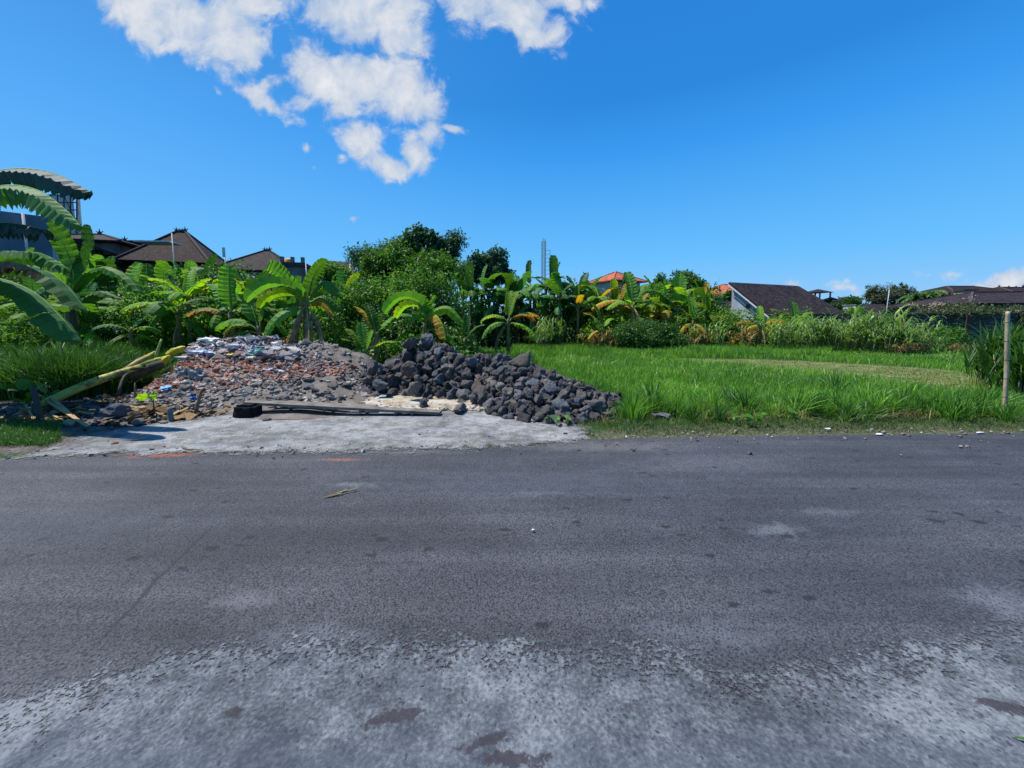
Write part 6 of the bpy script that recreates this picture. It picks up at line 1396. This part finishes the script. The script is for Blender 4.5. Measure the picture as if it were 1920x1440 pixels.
MB().tube([(-.12, 0, 0), (.12, 0, z)], [.05, .035], 6).build('pole', M['metal'], an); mb = MB()
for k in range(4): mb.bar((-.35 + .05 * k, 0, z - .1 - .14 * k), (.35 - .05 * k, 0, z - .12 - .14 * k), .025)
mb.build('aerial', M['metal'], an)
# right roofs
hip_house(1790, 58, 10, 8, W(1790, 556, 58).z, W(1790, 537, 58).z, 4.0, .0, 'tile_brown', 'cream', 'brown roofed house with a cream dormer at the right', fin=False)
dm = empty('water_tank', (at(1800, 53), 53, 0), 0, label='cream box shaped loft between the right hand brown roofs', cat='loft'); za_, zb2 = W(1800, 545, 53).z, W(1800, 556, 53).z
MB().box((0, 0, za_ / 2), (1.6, 1.2, za_)).build('wall', M['cream'], dm); MB().box((0, 0, za_ + .05), (1.9, 1.5, .12)).build('roof', M['dark_trim'], dm)
dm.name = 'loft'
hip_house(1860, 44, 14, 9, W(1860, 572, 44).z, W(1860, 548, 44).z, 5, -.1, 'tile_dark', 'grey_wall', 'wide dark hip roof right behind the wall', fin=False)
hip_house(1885, 56, 11, 9, W(1885, 560, 56).z, W(1885, 539, 56).z, 4, .1, 'tile_brown', 'grey_wall', 'brown hip roof with small ridge ornaments at the right edge', fin=True)
hip_house(1960, 50, 10, 9, W(1960, 562, 50).z, W(1960, 540, 50).z, 4, -.2, 'tile_brown', 'grey_wall', 'brown roof cut off by the right side of the photo', fin=False)
# lattice tower
lt = empty('lattice_tower', (at(1021, 70), 70, 0), .2, label='thin lattice mast rising above the middle bananas', cat='mast'); z = W(1019, 452, 70).z; mb = MB()
for sx, sy in ((-.3, -.3), (.3, -.3), (.3, .3), (-.3, .3)): mb.bar((sx - .3, sy, 0), (sx - .3, sy, z), .1)
k = z - 8
while k < z: mb.bar((-.6, -.3, k), (0, -.3, k + .6), .06); mb.bar((0, -.3, k), (-.6, -.3, k + .6), .06); mb.bar((-.6, -.3, k), (0, -.3, k), .06); k += .6
mb.build('mast', M['metal'], lt); mb = MB(); mb.bar((.9, 0, z - 7), (.9, 0, z - 1.5), .07)
k = z - 6.5
while k < z - 1.4: mb.bar((0, 0, k), (.95, 0, k + .05), .06); k += .7
mb.build('antenna_array', M['metal'], lt)

# boundary wall
wl_ = empty('boundary_wall', (0, 0, 0), 0, label='long blackened concrete block wall at the right', cat='wall')
a, b, c = Vector((at(1480, 28), 28, 0)), Vector((at(1806, 24.6), 24.6, 0)), Vector((at(2250, 22.5), 22.5, 0))
def block_wall(a, b, h, name):
    mb = MB(); wall_quad(mb, a, b, h, h, .2); me = quad_uv(mb.mesh(name, M['blocks'])); link(name, me, None, wl_)
    mb = MB(); wall_quad(mb, a - Vector((0, .05, 0)), b - Vector((0, .05, 0)), .12, .12, .3); me = mb.mesh('coping', M['dark_trim']); link('coping', me, None, wl_, (0, 0, h))
block_wall(a, b, 2.10, 'wall_panel'); block_wall(b + Vector((.25, 0, 0)), c, 2.22, 'wall_panel')
for t, (p, q) in ((0.0, (a, b)), (.33, (a, b)), (.66, (a, b)), (1.0, (a, b)), (.25, (b, c)), (.5, (b, c)), (.75, (b, c))):
    s = p.lerp(q, t); MB().box((s.x + (.12 if t == 1 else 0), s.y - .04, 1.12), (.26, .34, 2.24), math.atan2(q.y - p.y, q.x - p.x)).build('pilaster', M['core'] if False else M['dark_trim'], wl_)

bpy.context.view_layer.update()
NUM = 'first second third fourth fifth sixth seventh eighth ninth tenth eleventh twelfth thirteenth fourteenth fifteenth sixteenth seventeenth eighteenth nineteenth twentieth twenty-first twenty-second twenty-third twenty-fourth twenty-fifth twenty-sixth twenty-seventh twenty-eighth twenty-ninth thirtieth'.split()
def members(group, only=None): return [o for o in SC.objects if o.parent is None and o.get('group') == group and (only is None or o.get('label') == only)]
def pxy(o): return to_px(*o.location)
def ordered(group, tmpl, only=None):
    m = sorted(members(group, only), key=lambda o: pxy(o)[0])
    for i, o in enumerate(m): o['label'] = tmpl % NUM[min(i, 29)]
ordered('front row of bananas in the left thicket', '%s green banana plant from the left in the thicket front row')
ordered('back row of bananas in the left thicket', '%s tall banana plant from the left at the back of the thicket')
ordered('bananas before the hip roofed houses', '%s banana plant from the left before the two hip roofs')
ordered('tall bananas right of the central tree', '%s tall banana plant from the left beneath the lattice mast')
ordered('bananas behind the field shrub', '%s banana plant from the left behind the wide dark shrub')
ordered('cane grass clumps before the dark wall', '%s cane grass clump from the left before the dark wall')
ordered('cane grass clumps in the middle', '%s tall cane clump from the left right of the yellowing banana')
ordered('straw coloured clumps under the bananas', '%s straw coloured clump from the left under the field edge bananas')
ordered('dry straw heaps before the wall', '%s dry straw heap from the left below the cane row')
ordered('tall grass clumps by the bamboo pole', '%s tall dark grass clump from the left by the bamboo pole')
ordered('grass clumps left of the fallen trunk', '%s arching grass clump from the left beyond the fallen trunk')
ordered('broad leaved plants by the fallen trunk', '%s broad leaved plant from the left behind the fallen trunk')
def cells(group, only, cols, rows, tmpl, word='largest'):
    m = members(group, only); cell = {}
    for o in m:
        u, v = pxy(o); c = sum(u > k for k, _ in cols[1:]); cell.setdefault(c, []).append(o)
    for c, L in cell.items():
        L.sort(key=lambda o: pxy(o)[1]); n = len(L); R_ = len(rows)
        for r_ in range(R_):
            part = L[r_ * n // R_:(r_ + 1) * n // R_]; part.sort(key=lambda o: -o.scale[0])
            for i, o in enumerate(part): o['label'] = tmpl % ((NUM[i] + ' ' + word) if i else word, rows[r_], cols[c][1])
cells('dark volcanic rocks heaped beside the concrete apron', 'dark grey volcanic rock in the heap beside the concrete apron',
      [(0, 'left end'), (735, 'left shoulder'), (780, 'left peak'), (830, 'slope below the dip'), (885, 'middle ridge'), (940, 'part under the pointed rock'), (1000, 'right slope'), (1070, 'right end')],
      ['top', 'upper part', 'middle', 'lower part', 'foot'], '%s dark rock at the %s of the heap\'s %s')
cells('brick chunks on the rubble mound', None, [(0, 'near the fallen trunk'), (330, 'by the grey slabs'), (400, 'below the yellow carton'), (470, 'below the teal bag'), (540, 'by the pale sheets')], ['highest', 'middle', 'lowest'], '%s orange brick chunk of the %s ones %s')
cells('concrete chunks on the rubble mound', None, [(0, 'left of the brown stake'), (380, 'above the black boulder'), (460, 'above the plank\'s left half'), (540, 'on the soil peak'), (620, 'near the rock heap')], ['highest', 'middle', 'lowest'], '%s grey concrete chunk of the %s ones %s')
tu = sorted(members('grass tufts along the roadside edge of the field'), key=lambda o: pxy(o)[0]); segs = {}
for o in tu:
    u = pxy(o)[0]; segs.setdefault(0 if u < 1370 else 1 if u < 1495 else 2 if u < 1620 else 3 if u < 1750 else 4, []).append(o)
for k, L in segs.items():
    for i, o in enumerate(L): o['label'] = '%s green grass tuft from the left %s' % (NUM[min(i, 29)], ['between the rock heap and the lime weeds', 'right behind the lime weeds', 'between the lime weeds and the pale clump', 'right of the pale stemmed clump', 'just left of the bamboo pole'][k])
print('OBJECTS', len(SC.objects))
